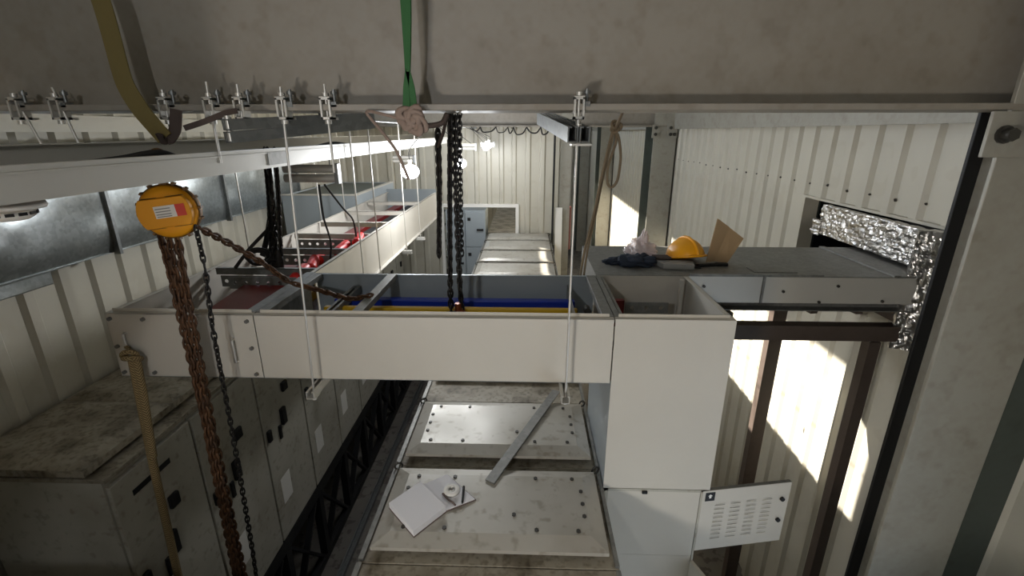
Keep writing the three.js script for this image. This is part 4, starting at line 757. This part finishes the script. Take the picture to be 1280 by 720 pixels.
single('brown_board', [quad(V(0.89, WT + 0.04, -3.3), V(0.9, WT + 0.04, -3.21), V(1.0, WT + 0.045, -3.2), V(0.99, WT + 0.045, -3.28), 0.012), B(0.91, 0.98, WT, WT + 0.04, -3.27, -3.22)], M.strapDark, 'dark brown board lying behind the grey pouch', 'board', [0.98, WT, -3.25]);
{ const t = thing('cardboard_sheet', 'folded brown cardboard standing up behind the yellow helmet', 'cardboard', [1.4, WT, -3.3]);
  part(t, 'panel', quad(V(1.27, WT + 0.002, -3.29), V(1.33, WT + 0.002, -3.31), V(1.43, WT + 0.24, -3.36), V(1.33, WT + 0.305, -3.34), 0.006), M.card);
  part(t, 'panel', quad(V(1.332, WT + 0.002, -3.312), V(1.42, WT + 0.002, -3.28), V(1.53, WT + 0.165, -3.33), V(1.432, WT + 0.238, -3.362), 0.006), M.card);
}
single('hand_tool', [cyl(V(1.17, WT + 0.012, -3.16), V(1.32, WT + 0.012, -3.2), 0.011), B(1.31, 1.39, WT, WT + 0.02, -3.23, -3.19, 0.005), B(1.13, 1.18, WT, WT + 0.016, -3.19, -3.12, 0.005)], M.blackSteel, 'black hand tool lying in front of the cardboard', 'tool', [1.26, WT, -3.18]);
single('white_board', quad(V(0.53, 0, -8.6), V(0.66, 0, -8.6), V(0.66, 3.75, -8.95), V(0.53, 3.75, -8.95), 0.03), M.white, 'tall white panel leaning against the far partition', 'panel', [0.5, 0, -8.7]);
single('red_hose_box', [B(0.82, 1.12, 2.2, 3.3, -12.2, -12.0, 0.02), B(0.9, 1.04, 0, 2.2, -12.15, -12.05)], S('#5c2a26', { roughness: 0.5 }), 'dark red cabinet far behind the partition end', 'hose box', [0.97, 0, -12.1]);
single('conduit_pipe', [cyl(V(0.48, 0, -8.95), V(0.48, 5.18, -8.85), 0.02, 8)], M.rubber, 'thin dark vertical cable down the far partition', 'conduit', [0.5, 0, -8.85]);

// ------------------------------------------------------------------ the scaffold deck behind the camera, with its flood lamp
{
  const t = thing('scaffold_deck', 'wooden plank deck on scaffold tubes behind the viewpoint', 'scaffold', [-0.6, 0, 1.2]);
  for (let i = 0; i < 11; i++) part(t, 'plank', B(-3.1 + i * 0.4, -2.71 + i * 0.4, 3.42, 3.46, i < 5 ? -1.25 : -0.55, 2.9, 0.004), M.wood);  // left planks lengthened, out of view, to shade the left cabinets
  for (const x of [-2.9, -1.2, 1.1]) for (const z of [0.0, 2.7]) part(t, 'standard_tube', cyl(V(x, 0, z), V(x, 3.42, z), 0.024, 10), M.strut);
  for (const z of [0.0, 2.7]) part(t, 'ledger_tube', cyl(V(-3.1, 3.39, z), V(1.3, 3.39, z), 0.024, 10), M.strut);
}
{
  const X = -1.4, Y = 4.12, Z = 1.2;
  const t = thing('flood_lamp', 'work flood lamp on stand on the scaffold deck', 'lamp', [X, 3.46, Z]);
  const turn = -0.675, dir = V(-Math.sin(turn), 0, -Math.cos(turn));
  part(t, 'stand', [cyl(V(X, 3.46, Z + 0.08), V(X, Y - 0.16, Z + 0.06), 0.02), B(X - 0.2, X + 0.2, 3.46, 3.48, Z - 0.05, Z + 0.2)], M.blackSteel);
  part(t, 'housing', B(X - 0.22, X + 0.22, Y - 0.16, Y + 0.16, Z + 0.012, Z + 0.09, 0.01), M.blackSteel);
  part(t, 'lamp_glass', B(X - 0.2, X + 0.2, Y - 0.14, Y + 0.14, Z + 0.004, Z + 0.011), M.flood);
  part(t, 'added_shade_flap', B(X - 0.235, X - 0.225, Y - 0.16, Y + 0.16, Z - 0.32, Z + 0.02), M.blackSteel);  // unseen flap added to keep the flood light off the left wall
  t.rotation.y = turn;
  RA(new THREE.Color().setRGB(1, 0.955, 0.89), 128, 0.4, 0.28, [X + dir.x * 0.02, Y, Z + dir.z * 0.02], [X + dir.x * 3, Y + 0.05, Z + dir.z * 3]);
}
renderer.render(scene, camera);
